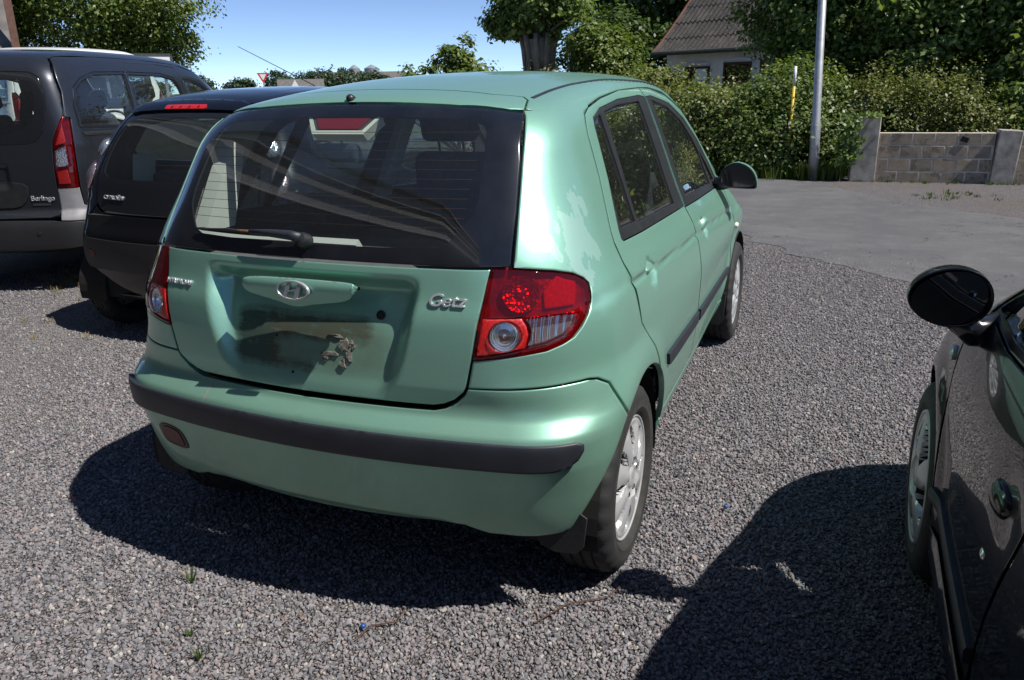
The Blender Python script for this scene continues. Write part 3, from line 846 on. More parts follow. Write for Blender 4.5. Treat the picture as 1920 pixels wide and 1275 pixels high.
    # raised grip with emblem
    hp = np.array([(-.150, .954), (-.160, .932), (-.153, .911), (-.10, .899), (-.050, .890), (-.018, .879), (.018, .879), (.050, .888), (.124, .899), (.165, .908), (.184, .922), (.190, .950), (.183, .957), (.0, .9575)])
    hp[:, 0] -= .006
    hp = rounded(hp, it=3, keep=110)
    hs = Shape(lambda p: S.F(p))
    def hF(p):
        Y = -.517 + .10 * p[:, 0] ** 2 + .6 * (p[:, 2] - .945) * (p[:, 2] > .945) + .25 * (.93 - p[:, 2]) * (p[:, 2] < .93)
        return Y - p[:, 1]
    H = Shape(hF)
    panel(H, 'tailgate_grip', [hp], 'rear', 'paint_green', tg, res=.014, gap=0.0001, ring=.004, rim=.034, soft=.8)
    eo = bpy.data.objects.new('emblem', None)
    e = MB(); n = 48
    for (a, b_, c_) in ((1., .0, 0),):
        ring = [[((.0505 + d * .0) * 0, 0, 0)] for d in range(0)]
    V = []; F = []
    for k in range(n):
        t = 2 * math.pi * k / n
        for (ra, h) in ((1.0, .000), (.985, .004), (.90, .0045), (.86, .002), (.86, -.004), (1.0, -.004)):
            V.append((.051 * ra * math.cos(t), .0262 * (1 - (1 - ra) * 1.55) * math.sin(t), h))
    for k in range(n):
        for q in range(6): F.append((k * 6 + q, ((k + 1) % n) * 6 + q, ((k + 1) % n) * 6 + (q + 1) % 6, k * 6 + (q + 1) % 6))
    e.add(V, F)
    def bar(poly): e.prism(poly, lambda p, k: (p[0], p[1], .0035 if k else -.003))
    bar([(-.030, -.0175), (-.020, -.0205), (-.002, .0205), (-.014, .0215)]); bar([(.030, .0175), (.020, .0205), (.002, -.0205), (.014, -.0215)])
    bar([(-.016, -.006), (.012, .001), (.016, .006), (-.012, -.001)])
    eb = e.build('emblem', 'badge_silver', tg, smooth=False, auto=35); eb.matrix_local = frame((.006, -.5235, .928), (0, -1, .06))
    # lettering
    p = S.lift(np.array([(.410, .915), (-.443, .902)]), 'rear'); nn = S.normal(p)
    b1 = obj('lettering', text_mesh('Getz', .044, .0025, .0006, shear=.28, sx=1.12), 'badge_silver', tg); b1.matrix_local = frame(p[0] + nn[0] * .003, nn[0])
    b2 = obj('lettering', text_mesh('HYUNDAI', .0215, .002, .0004, sx=1.05, space=1.02), 'badge_silver', tg); b2.matrix_local = frame(p[1] + nn[1] * .0025, nn[1])
    # lock, plate screw holes, torn tape
    lk = S.lift(np.array([(.212, .858)]), 'rear')[0]; ln = S.normal(lk[None])[0]
    b = MB(); b.lathe([(-.004, .0125), (.004, .0125), (.005, .010), (.002, .0085), (.004, .0075), (.004, .0005)], 24, 'z'); o = b.build('lock', 'black_trim', tg, auto=40); o.matrix_local = frame(lk, ln)
    for (x, z) in ((-.105, .782), (-.045, .690)):
        q = S.lift(np.array([(x, z)]), 'rear')[0]; b = MB(); b.lathe([(.001, .0045), (.0012, .0005)], 12, 'z'); o = b.build('screw_hole', 'dark', tg); o.matrix_local = frame(q, S.normal(q[None])[0])
    rr = random.Random(4)
    for (cx, cz, w, h) in ((.075, .752, .034, .010), (.112, .775, .016, .022), (.130, .752, .011, .026), (.112, .728, .013, .016), (.088, .797, .026, .007), (.060, .738, .014, .008), (.140, .780, .008, .014)):
        n = 11; poly = []
        for k in range(n):
            t = 2 * math.pi * k / n; f = rr.uniform(.45, 1.1); poly.append((cx + w * f * math.cos(t), cz + h * f * math.sin(t)))
        q = S.lift(np.array(poly), 'rear'); nr = S.normal(q); V = np.concatenate([q + nr * .0005, q + nr * (.003 + np.array([[rr.uniform(0, .004)] for _ in range(n)]))])
        F = [tuple(range(n, 2 * n))] + [(i, (i + 1) % n, n + (i + 1) % n, n + i) for i in range(n)]
        obj('tape_residue', mesh('tape_residue', V, F), 'tape', tg)
    # high brake lamp behind the glass, washer jet
    def gp(x, z, d): q = S.lift(np.array([(x, z)]), 'rear')[0]; m = S.normal(q[None])[0]; return Vector(q - m * d)
    bl_ = bpy.data.objects.new('brake_lamp', None); COL.objects.link(bl_); bl_.parent = tg
    b = MB(); b.prism([(-.105, 1.350), (.105, 1.350), (.070, 1.312), (-.070, 1.312)], lambda p, k: gp(p[0], p[1], .006 + .03 * k)); b.build('lamp_housing', 'trim_dark', bl_)
    b = MB(); b.prism([(-.090, 1.348), (.090, 1.348), (.064, 1.318), (-.064, 1.318)], lambda p, k: gp(p[0], p[1], .004 + .02 * k)); b.build('lamp_lens', 'brake_red', bl_)
    b = MB(); b.prism([(-.118, 1.350), (-.106, 1.350), (-.075, 1.3145), (.075, 1.3145), (.106, 1.350), (.118, 1.350), (.082, 1.305), (-.082, 1.305)], lambda p, k: gp(p[0], p[1], .005 + .03 * k)); b.build('lamp_cover', 'sticker', bl_)
    b = MB(); b.lathe([(0, .0125), (.006, .0120), (.012, .008), (.014, .001)], 16, 'z'); b.box((0, .0, -.008), (.018, .018, .02)); o = b.build('washer_jet', 'black_trim', tg, smooth=True); o.location = (-.012, -.165, 1.392); o.rotation_euler = (R(65), 0, 0)
    # rear wiper
    wi = bpy.data.objects.new('wiper', None); COL.objects.link(wi); wi.parent = tg
    def wp(x, z, d): q = S.lift(np.array([(x, z)]), 'rear')[0]; m = S.normal(q[None])[0]; return q + m * d
    pv = wp(.0, 1.040, .0); m0 = S.normal(pv[None])[0]
    b = MB(); b.lathe([(-.005, .021), (.016, .020), (.026, .016), (.030, .006), (.030, .0005)], 20, 'z'); o = b.build('pivot_cap', 'black_trim', wi, auto=40); o.matrix_local = frame(pv, m0)
    b = MB(); b.tube([wp(.0, 1.042, .022), wp(-.03, 1.047, .026), wp(-.10, 1.049, .026), wp(-.17, 1.050, .020)], [.014, .013, .010, .007], 10); b.build('arm', 'strip_plastic', wi, smooth=True)
    b = MB(); b.tube([wp(-.15, 1.050, .021), wp(-.21, 1.051, .016), wp(-.26, 1.051, .012)], [.005, .004, .004], 8); b.build('arm_rod', 'rust', wi, smooth=True)
    b = MB(); b.tube([wp(x, 1.0495 + .002 * math.sin(x * 9), .008) for x in np.linspace(-.385, -.095, 12)], [.002] + [.005] * 10 + [.002], 6); b.build('blade', 'rubber', wi, smooth=True)
    b = MB(); b.tube([wp(-.33, 1.050, .011), wp(-.25, 1.051, .018), wp(-.15, 1.050, .011)], [.003, .005, .003], 6); b.build('blade_frame', 'black_trim', wi, smooth=True)
    # tail lamps
    lens_white = [(.600, .875), (.650, .877), (.703, .876), (.702, .852), (.685, .826), (.650, .811), (.609, .804), (.617, .820), (.618, .840), (.612, .860)]
    lens_low = [(.505, .878), (.594, .878), (.606, .860), (.612, .838), (.605, .806), (.549, .794), (.493, .786), (.499, .833)]
    lens_round = [(.5585 + .0375 * math.cos(t), .8355 + .0365 * math.sin(t)) for t in np.linspace(0, 2 * math.pi, 33)[:-1]]
    tocy = lambda q: fl(S.lift(np.array(q), 'rear'))
    lw, ll, lr, lp = tocy(lens_white), tocy(lens_low), tocy(lens_round), rounded(fl(lamp), it=1, keep=40)
    for sx in (1, -1):
        L = bpy.data.objects.new('tail_lamp', None); COL.objects.link(L); L.parent = G
        X = Matrix.Diagonal((sx, 1, 1, 1))
        def sub(name, loops, mat, **kw):
            o = panel(S, name, loops, CY, mat, L, **kw)
            if sx < 0: o.data.transform(X); o.data.flip_normals()
            return o
        sub('lamp_housing', [lp], 'lamp_cavity', off=-.019, res=.02, gap=-.004, rim=0)
        sub('side_reflex', [fl(S.lift(np.array([(.652, .966), (.668, .955), (.690, .945), (.697, .92), (.699, .892), (.640, .892), (.632, .93)]), 'rear'))], 'reflector_red', off=-.012, res=.02, gap=.0005, rim=.01)
        sub('lamp_lens', [lp, lw, ll], 'lens_red', off=.002, res=.014, gap=.002, rim=.034)
        sub('reflex_lens', [ll, lr], 'reflector_red', off=.001, res=.012, gap=.0006, rim=.006)
        sub('reverse_lens', [lr], 'lens_clear', off=.006, res=.012, gap=.0006, rim=.01)
        sub('indicator_lens', [lw], 'lens_clear', off=.002, res=.012, gap=.0008, rim=.006)
        sub('indicator_reflector', [lw], 'facet_ribs', off=-.016, res=.012, gap=0.0005, rim=0)
        # bowls
        c = S.lift(np.array([(.5585, .8355)]), 'rear')[0]; nm = S.normal(c[None])[0]
        b = MB(); b.lathe([(-.004, .036), (-.009, .033), (-.010, .030), (-.014, .029), (-.013, .024), (-.018, .022), (-.017, .017), (-.022, .014), (-.022, .006), (-.012, .005), (-.010, .0005)], 40, 'z')
        o = b.build('reverse_reflector', 'reflector_chrome', L, auto=30); o.matrix_local = frame(c, nm)
        if sx < 0: o.matrix_local = frame(c * [-1, 1, 1], nm * [-1, 1, 1])
        c = S.lift(np.array([(.585, .935)]), 'rear')[0]; nm = S.normal(c[None])[0]
        b = MB(); b.lathe([(-.008, .046), (-.010, .044), (-.012, .036), (-.013, .033), (-.015, .024), (-.017, .020), (-.016, .010), (-.010, .008), (-.009, .0005)], 40, 'z')
        o = b.build('stop_reflector', 'facet_chrome', L, auto=30); o.matrix_local = frame(c, nm)
        if sx < 0: o.matrix_local = frame(c * [-1, 1, 1], nm * [-1, 1, 1])
    # bumper
    tb = P3((0.459, -0.473, 0.682), (0.433, -0.473, 0.656), (0.404, -0.475, 0.641), (0.375, -0.479, 0.634), (0.307, -0.487, 0.633))
    blow = P3((.150, -.455, .278), (0.275, -0.451, 0.284), (0.400, -0.457, 0.300), (0.436, -0.457, 0.300), (0.470, -0.446, 0.286), (0.499, -0.436, 0.276), (0.626, -0.410, 0.276), (0.690, -0.379, 0.282), (0.720, -0.356, 0.298))
    barch = sid(polar_arc(ac, arch_r + .002, 124, 175, 14))
    bloop = np.concatenate([[(0, .631)], fl(tb[::-1]), fl(bse), fl(barch), fl(blow[::-1]), [(0, .275)]])
    bp = panel(S, 'rear_bumper', [bloop], CY, ['paint_green_bumper', 'dark'], G, both=True, res=.013, rim=.03, inner=.03)
    sl = [(0, .578)] + [(t, .579 - .004 * t) for t in np.linspace(.1, .48, 9)] + [(.510, .577), (.522, .569), (.522, .552), (.512, .528), (.495, .512), (.47, .503)] + [(t, .502) for t in np.linspace(.43, .1, 8)] + [(0, .502)]
    panel(S, 'bumper_strip', [sl], CY, 'strip_plastic', bp, both=True, res=.015, off=.013, rim=.02, gap=.0001, ring=.006, soft=1.1)
    rf = [(-.598, .430), (-.590, .449), (-.556, .461), (-.510, .458), (-.480, .446), (-.474, .388), (-.490, .378), (-.540, .377), (-.592, .384)]
    rfm = [(-x, z) for x, z in rf]; rl = rounded(fl(S.lift(np.array(rfm), 'rear')), it=2, keep=80)
    o = panel(S, 'fog_lamp_frame', [rl], CY, 'black_trim', bp, off=.002, res=.02, gap=.0001, rim=.01); o.data.transform(Matrix.Diagonal((-1, 1, 1, 1))); o.data.flip_normals()
    o = panel(S, 'fog_lamp', [offset_loop(rl, .010)], CY, 'fog_red', bp, off=.004, res=.02, gap=.0001, rim=.004); o.data.transform(Matrix.Diagonal((-1, 1, 1, 1))); o.data.flip_normals()
    # doors (right built, left mirrored)
    ds2 = [tuple(p[1:]) for p in dseam]
    rdoor = [(1.065, 1.412), (.713, 1.404), (.423, 1.380)] + ds2 + polar_arc(ac, arch_r, a_end - 2, 9.5, 12) + [(1.00, .330), (1.012, .50), (1.0, .65), (.995, .75), (1.005, .86), (1.0, .93), (.99, .965), (1.065, 1.383)]
    rwin = [(.346, 1.349), (.230, 1.324), (.205, 1.299), (.135, 1.154), (.056, 1.020), (.049, 1.000), (.060, .993), (.305, .985), (.985, .968), (1.062, 1.376), (.971, 1.382), (.620, 1.372)]
    rq = [(.248, 1.318), (.325, 1.332), (.248, 1.020), (.085, 1.025), (.122, 1.099), (.201, 1.286)]
    rg = [(.385, 1.338), (.581, 1.355), (.930, 1.362), (.850, .996), (.272, 1.013)]
    fdoor = [(1.070, 1.412), (1.073, 1.383), (.998, .965), (1.008, .93), (1.013, .86), (1.003, .75), (1.008, .65), (1.020, .50), (1.008, .330), (2.06, .330), (2.105, .40), (2.14, .50), (2.16, .636), (2.10, .79), (2.135, .87), (2.20, .955), (2.155, 1.055), (2.02, 1.185), (1.79, 1.310), (1.53, 1.378), (1.25, 1.408)]
    fw = [(1.080, 1.376), (1.19, 1.379), (1.532, 1.344), (1.785, 1.272), (1.99, 1.155), (2.11, 1.030), (2.155, .950), (2.06, .925), (1.8, .935), (1.005, .962)]
    fg = [(1.17, 1.364), (1.457, 1.331), (1.685, 1.265), (1.84, 1.175), (1.90, 1.10), (1.885, .958), (1.10, .990)]
    fq = [(1.93, 1.115), (2.02, 1.035), (2.06, .962), (1.925, .958)]
    for (nm, lp_, win, panes) in (('rear_door', rdoor, rwin, (rq, rg)), ('front_door', fdoor, fw, (fg, fq))):
        doors = panel(S, nm, [lp_, win], 'side', ['paint_green', 'trim_dark'], G, mirror=True, res=.015, inner=.03)
        for sx, dr in zip((1, -1), doors):
            X = Matrix.Diagonal((sx, 1, 1, 1))
            o = panel(S, 'window_frame', [win] + [list(q) for q in panes], 'side', ['black_trim', 'trim_dark'], dr, off=-.003, res=.03, gap=.0002, rim=.012, inner=.02)
            g = [panel(S, 'window_pane', [q], 'side', 'glass_side', dr, off=-.009, res=.022, gap=-.002, ring=0, rim=0) for q in panes]
            hy, hz = (.215, .874) if nm == 'rear_door' else (1.225, .848)
            # door pull: round cap over a scooped dish
            c = S.lift(np.array([(hy, hz)]), 'side')[0]; nm_ = S.normal(c[None])[0]
            b = MB(); n = 28
            V = [(0, 0, .019)]; F = []
            for r_, h_ in ((.5, .019), (.8, .018), (.95, .015), (1., -.002)):
                V += [(.050 * r_ * math.cos(2 * math.pi * k / n), (.046 if math.sin(2 * math.pi * k / n) > 0 else .010) * r_ * math.sin(2 * math.pi * k / n), h_) for k in range(n)]
            F += [(0, 1 + k, 1 + (k + 1) % n) for k in range(n)]
            for q in range(3): F += [(1 + q * n + k, 1 + (q + 1) * n + k, 1 + (q + 1) * n + (k + 1) % n, 1 + q * n + (k + 1) % n) for k in range(n)]
            b.add(V, F); hd = b.build('door_handle', 'paint_green', dr, smooth=True); hd.matrix_local = frame(c, nm_)
            ml = [(.335, .575), (.345, .535), (.40, .520), (.985, .502), (.985, .548), (.40, .572)] if nm == 'rear_door' else [(1.025, .546), (1.025, .500), (2.07, .458), (2.10, .470), (2.105, .500)]
            mo = panel(S, 'side_moulding', [rounded(ml, it=1, keep=60)], 'side', 'strip_plastic', dr, off=.011, res=.03, rim=.014, gap=.0001, ring=.006, soft=1.1)
            if sx < 0:
                for o_ in [o, mo] + g: o_.data.transform(X); o_.data.flip_normals()
                hd.matrix_local = frame(c * [-1, 1, 1], nm_ * [-1, 1, 1])
    # wings, sills, bonnet, nose
    fen = [(2.112, .79), (2.172, .636), (2.152, .50)] + polar_arc(ac2, arch_r, 152, 14, 22) + [(2.86, .40), (3.02, .55), (2.98, .68), (2.85, .78), (2.6, .84), (2.35, .885), (2.215, .925), (2.147, .868)]
    panel(S, 'front_wing', [fen], 'side', ['paint_green', 'dark'], G, mirror=True, res=.035, inner=.02)
    panel(S, 'sill', [[(.365, .325), (2.085, .325), (2.105, .25), (2.08, .215), (.36, .215), (.352, .26)]], 'side', ['paint_green', 'dark'], G, mirror=True, res=.04, inner=.02)
    panel(S, 'bonnet', [[(0, 2.52), (.40, 2.47), (.60, 2.38), (.655, 2.36), (.665, 2.6), (.64, 2.85), (.56, 3.02), (.3, 3.10), (0, 3.12)]], 'top', ['paint_green', 'dark'], G, both=True, res=.05, inner=.02)
    panel(S, 'windscreen', [[(0, 1.722), (.2, 1.732), (.40, 1.762), (.470, 1.845), (.530, 2.025), (.592, 2.245), (.595, 2.36), (.40, 2.455), (0, 2.505)]], 'top', 'glass_clear', G, both=True, res=.06, ring=0, rim=0, gap=.001)
    panel(S, 'front_bumper', [[(0, .24), (.55, .25), (.66, .28), (.685, .40), (.67, .54), (.60, .60), (.3, .63), (0, .64)]], 'front', ['paint_green', 'dark'], G, both=True, res=.05, inner=.02)
    panel(S, 'headlamp', [[(.34, .645), (.61, .62), (.66, .64), (.62, .74), (.40, .72)]], 'front', 'lens_clear', G, mirror=True, res=.05, inner=.03)
    panel(S, 'grille', [[(0, .66), (.32, .65), (.34, .70), (0, .735)]], 'front', 'black_trim', G, both=True, res=.05)
    rp = S.lift(np.array([(2.235, .700)]), 'side')[0]; rn = S.normal(rp[None])[0]
    for sx in (1, -1):
        b = MB(); b.lathe([(-.003, .020), (.006, .019), (.011, .014), (.012, .001)], 20, 'z'); o = b.build('side_repeater', 'sticker', G, smooth=True); o.matrix_local = frame(rp * [sx, 1, 1], rn * [sx, 1, 1]); o.scale = (1.1, .8, 1)
    # mirrors
    for sx in (1, -1):
        m = bpy.data.objects.new('door_mirror', None); COL.objects.link(m); m.parent = G
        out = [(.722, .940), (.716, .985), (.735, 1.030), (.775, 1.056), (.815, 1.057), (.860, 1.036), (.890, 1.000), (.902, .958), (.901, .934), (.885, .927), (.745, .930)]
        out = rounded(out, it=2, keep=80); cx, cz = .81, .985; V = []; F = []; n = len(out)
        rings = ((.985, 1.935), (1., 1.945), (1.0, 1.97), (.93, 2.02), (.72, 2.065), (.35, 2.085))
        for s_, y_ in rings: V += [(cx + (x - cx) * s_, y_, cz + (z - cz) * s_) for x, z in out]
        for q in range(len(rings) - 1): F += [(q * n + k, q * n + (k + 1) % n, (q + 1) * n + (k + 1) % n, (q + 1) * n + k) for k in range(n)]
        F.append(tuple((len(rings) - 1) * n + k for k in range(n)))
        V = [(x * sx, y, z) for x, y, z in V]
        b = MB(); b.add(V, F); b.build('mirror_housing', 'paint_green', m, smooth=True)
        b = MB(); gi = [(cx + (x - cx) * .90, 1.9395, cz + (z - cz) * .88) for x, z in out]; go = [(cx + (x - cx) * .985, 1.936, cz + (z - cz) * .985) for x, z in out]
        b.add([(x * sx, y, z) for x, y, z in gi + go], [(k, (k + 1) % n, n + (k + 1) % n, n + k) for k in range(n)]); b.build('mirror_rim', 'black_trim', m, fix=False)
        b = MB(); b.add([(x * sx, y - .004 + .17 * (x - .73), z) for x, y, z in gi], [tuple(range(n)) if sx < 0 else tuple(reversed(range(n)))]); b.build('mirror_glass', 'mirror_glass', m, fix=False)
        b = MB(); b.tube([(sx * .69, 1.99, .945), (sx * .73, 1.985, .945), (sx * .77, 1.985, .955)], [.035, .03, .028], 12); b.build('mirror_foot', 'black_trim', m, smooth=True)
    # running gear
    tyre = tyre_mesh(.286, .178, .192); cover = cover_mesh(.186, 8)
    for y in (0., 2.455):
        for sx in (1, -1):
            wheel(G, sx * .700, y, .286, .178, .192, cover, sx, tyre, cz=.281, spin=.3 + y)
            arch_liner(G, sx * .52, sx * .775, y, .275, .352)
    for y0, zb in ((-.362, .185), (2.085, .175)):
        for sx in (1, -1):
            b = MB(); pr = [(.600, .330), (.606, .255), (.620, .228), (.66, .214), (.722, .220), (.742, .245), (.750, .33), (.70, .36)]
            if y0 > 1: pr = [(.64, .34), (.66, .22), (.69, .185), (.745, .178), (.765, .21), (.77, .36)]
            b.prism(pr, lambda p, k: (p[0] * sx, y0 + .006 * k - .05 * max(0, (.30 - p[1])) - .25 * max(0, p[0] - .72) * (1 if y0 < 1 else 0) * 0, p[1])); b.build('mud_flap', 'rubber', G, bevel=.002)
    # floor and inside
    b = MB(); b.box((0, 1.35, .245), (1.28, 3.2, .05)); b.box((0, 2.75, .45), (1.1, .7, .4)); b.build('floor_pan', 'carpet', G)
    b = MB(); b.box((0, .16, .48), (1.12, 1.05, .05)); b.build('boot_floor', 'carpet', G)
    b = MB(); b.box((0, .27, .70), (1.24, .13, .50), Matrix.Rotation(.2, 3, 'X')); b.box((0, .60, .50), (1.24, .52, .16)); b.build('rear_bench', 'seat_cloth', G, bevel=.04, seg=3)
    for x in (-.36, .36):
        b = MB(); b.box((x, .20, 1.01), (.26, .08, .13), Matrix.Rotation(.15, 3, 'X')); b.build('headrest', 'seat_cloth', G, bevel=.03, seg=3)
    b = MB(); b.box((0, -.10, .935), (1.16, .50, .02)); b.build('parcel_shelf', 'shelf_grey', G, bevel=.006)
    for sx in (1, -1):   # light trim on the rear pillars and along the window sill
        pr = [(-.325, 1.02), (-.18, 1.02), (-.11, 1.25), (-.165, 1.275), (-.24, 1.16)]
        b = MB(); b.prism(pr, lambda p, k: (sx * (.450 + .10 * (p[0] + .31) - .08 * (p[1] - 1.03) + .05 * k), p[0], p[1])); b.build('pillar_trim', 'trim_beige', G)
    b = MB(); b.box((-.15, -.375, 1.020), (.54, .035, .02), Matrix.Rotation(-.9, 3, 'X')); b.build('tailgate_trim', 'trim_beige', tg)
    for x in (-.35, .35): seat(G, x, 1.22, .42, w=.47, h=.66)
    b = MB(); b.box((0, 2.30, .82), (1.30, .42, .26)); b.build('dashboard', 'trim_dark', G, bevel=.06, seg=3)
    steering(G, (-.35, 1.93, .88))
    b = MB(); b.box((0, 1.80, 1.335), (.20, .02, .055)); b.build('inner_mirror', 'trim_dark', G, bevel=.008)
    for sx in (1, -1):   # seat-belt webbing on the centre pillars
        b = MB(); b.box((sx * .60, 1.04, 1.14), (.05, .10, .40), Matrix.Rotation(sx * -.42, 3, 'Y')); b.build('pillar_trim', 'trim_beige', G, bevel=.01)
    return G
# ---------------------------------------------------------------- the other three cars
def subpart(S, dom, name, loops, mat, parent, sx=1, **kw):
    o = panel(S, name, loops, dom, mat, parent, **kw)
    if sx < 0: o.data.transform(Matrix.Diagonal((-1, 1, 1, 1))); o.data.flip_normals()
    return o
def windows(S, parent_pair, win, panes, glass='glass_clear', off=-.003):
    for sx, dr in zip((1, -1), parent_pair):
        subpart(S, 'side', 'window_frame', [win] + list(panes), ['black_gloss', 'trim_dark'], dr, sx, off=off, res=.04, gap=.0002, rim=.012, inner=.02)
        for q in panes: subpart(S, 'side', 'window_pane', [q], glass, dr, sx, off=off - .005, res=.04, gap=-.002, ring=0, rim=0)

def build_city():
    S = city_shape(); CY = ('cyl', 1.0)
    G = thing('parked_car', 'small glossy black hatchback with an all-glass tailgate beside the green car', 'car', *CITY_POSE)
    fl = lambda p: S.flat(np.atleast_2d(np.array(p, float)), CY); sid = lambda q: S.lift(np.array(q, float), 'side'); rr = lambda q: S.lift(np.array(q, float), 'rear')
    ac, ac2, ar = (0., .275), (2.34, .275), .335
    edge = rr([(.60, .800), (.606, .86), (.600, .95), (.585, 1.03), (.555, 1.13), (.515, 1.22), (.472, 1.285), (.43, 1.325)])
    # body side
    zj = 1.335; e1 = sid([(.20, zj)])
    t0, t1 = fl(edge[-1])[0][0], fl(e1)[0][0]
    joint = [(t, 1.325 + (zj - 1.325) * k) for k, t in zip(np.linspace(0, 1, 8), np.linspace(t0, t1, 8))][1:]
    topl = sid([(.5, 1.375), (.9, 1.39), (1.3, 1.36), (1.6, 1.25), (1.9, 1.08), (2.2, .93), (2.5, .84), (2.8, .74), (2.9, .55), (2.8, .30), (2.68, .26)])
    a2 = sid(polar_arc(ac2, ar, 12, 172, 18)); a1 = sid(polar_arc(ac, ar, 8, 112, 14)); sl = sid([(1.98, .20), (.36, .20)])
    seam = rr([(.60, .800), (.66, .745)]); seam2 = sid([(-.20, .66)])
    loop = np.concatenate([fl(edge), joint, fl(topl), fl(a2), fl(sl), fl(a1), fl(seam2), fl(seam[::-1])[:1]])
    win = [(.20, 1.27), (.14, 1.10), (.22, 1.0), (.9, .93), (1.85, .90), (2.05, .93), (1.72, 1.13), (1.45, 1.27), (1.1, 1.33), (.6, 1.33)]
    pn = [[(.24, 1.25), (.19, 1.10), (.27, 1.03), (.85, .965), (.92, 1.30), (.6, 1.305)], [(1.0, 1.295), (.95, .96), (1.82, .93), (1.93, .96), (1.66, 1.12), (1.40, 1.25), (1.1, 1.30)]]
    winc = [tuple(q) for q in fl(sid(resample(win, .05)))]
    bs = panel(S, 'body_side', [loop, winc], CY, ['paint_navy', 'trim_dark'], G, mirror=True, res=.045, inner=.02, nogap=lambda q: np.abs(q[:, 1] - zj) < .012)
    windows(S, bs, win, pn)
    # roof, spoiler, tailgate glass
    jt = S.lift(np.array(joint), CY)
    rl = [(0, .02), (.25, .025), (.40, .045), (.455, .07)] + [tuple(p[:2]) for p in jt] + [tuple(p[:2]) for p in topl[:5]] + [(.50, 1.86), (.42, 1.66), (.2, 1.56), (0, 1.53)]
    panel(S, 'roof', [rl], 'top', ['paint_navy', 'trim_dark'], G, both=True, res=.05, inner=.02, gap=.001)
    panel(S, 'windscreen', [[(0, 1.54), (.2, 1.57), (.41, 1.67), (.50, 1.88), (.58, 2.18), (.3, 2.30), (0, 2.33)]], 'top', 'glass_clear', G, both=True, res=.08, ring=0, rim=0)
    panel(S, 'bonnet', [[(0, 2.35), (.3, 2.32), (.58, 2.22), (.62, 2.5), (.52, 2.85), (.3, 2.97), (0, 3.0)]], 'top', 'paint_navy', G, both=True, res=.08)
    panel(S, 'nose', [[(0, .25), (.6, .28), (.62, .55), (.5, .66), (0, .70)]], 'front', 'paint_navy', G, both=True, res=.08)
    sp = panel(S, 'spoiler', [[(0, 1.338), (.20, 1.336), (.36, 1.330), (.425, 1.318), (.445, 1.335), (.44, 1.36), (.36, 1.385), (.2, 1.396), (0, 1.400)]], 'rear', 'paint_navy', G, both=True, off=.014, res=.02, rim=.02, gap=.001, ring=.006, soft=1.)
    b = [(0, 1.345), (.145, 1.344), (.155, 1.355), (.145, 1.368), (0, 1.370)]
    panel(S, 'brake_lamp', [b], 'rear', 'reflector_red', sp, both=True, off=.018, res=.012, rim=.008, gap=.0005)
    for k in range(4):
        bb = MB(); x = -.10 + .066 * k; q = S.lift(np.array([(x, 1.357)]), 'rear', .019)[0]
        bb.lathe([(-.002, .009), (.002, .008), (.003, .0005)], 12, 'z'); o = bb.build('lamp_cell', 'lens_red', sp, smooth=True); o.matrix_local = frame(q, S.normal(q[None])[0])
    gl = [(0, .765), (.30, .766), (.48, .770), (.555, .785), (.590, .815), (.598, .87), (.592, .95), (.577, 1.03), (.547, 1.13), (.507, 1.22), (.465, 1.285), (.425, 1.318), (.25, 1.328), (0, 1.332)]
    inn = [(0, .955), (.35, .955), (.50, .965), (.545, .99), (.548, 1.04), (.520, 1.13), (.482, 1.21), (.445, 1.26), (.40, 1.285), (.2, 1.295), (0, 1.297)]
    tg = panel(S, 'tailgate', [gl + inn[::-1]], 'rear', ['black_gloss', 'trim_dark'], G, both=True, res=.03, rim=.01, gap=.002, nogap=lambda q: dist_loop(q, np.array(inn + [(-.3, 1.1)])) < .003, inner=.01)
    panel(S, 'window_pane', [inn], 'rear', 'glass_rear', tg, both=True, res=.04, gap=0, ring=0, rim=0)
    bp_ = rr([(-.42, .850)]); n_ = S.normal(bp_)
    o = obj('lettering', text_mesh('CITROËN', .034, .003, .0005, sx=1.28, space=1.05), 'badge_silver', tg); o.matrix_local = frame(bp_[0] + n_[0] * .003, n_[0])
    # bumper with textured band
    bl = rr([(0, .752), (.30, .753), (.47, .756), (.56, .770), (.60, .797), (.66, .742)])
    barch = sid(polar_arc(ac, ar + .002, 113, 178, 14)); low = rr([(.62, .268), (.45, .262), (.2, .27), (0, .27)])
    bloop = np.concatenate([fl(bl), fl(sid([(-.20, .657)])), fl(barch), fl(low)]); bloop[0, 0] = 0; bloop[-1, 0] = 0
    bp = panel(S, 'rear_bumper', [bloop], CY, ['paint_black', 'dark'], G, both=True, res=.035, rim=.03, inner=.03)
    band = [(0, .612)] + [(t, .612) for t in np.linspace(.1, .62, 8)] + [(.70, .600), (.735, .56), (.72, .50), (.66, .455), (.58, .432)] + [(t, .428) for t in np.linspace(.5, .1, 6)] + [(0, .428)]
    panel(S, 'bumper_band', [band], CY, 'grey_plastic', bp, both=True, off=.004, res=.03, rim=.006, gap=.0002, ring=.005)
    rc = rounded([(.595, .542), (.66, .545), (.655, .512), (.62, .500), (.59, .508)], it=1, keep=100)
    for sx in (1, -1): subpart(S, 'rear', 'reflector', [rc], 'fog_red', bp, sx, off=.006, res=.02, gap=.0002, rim=.004)
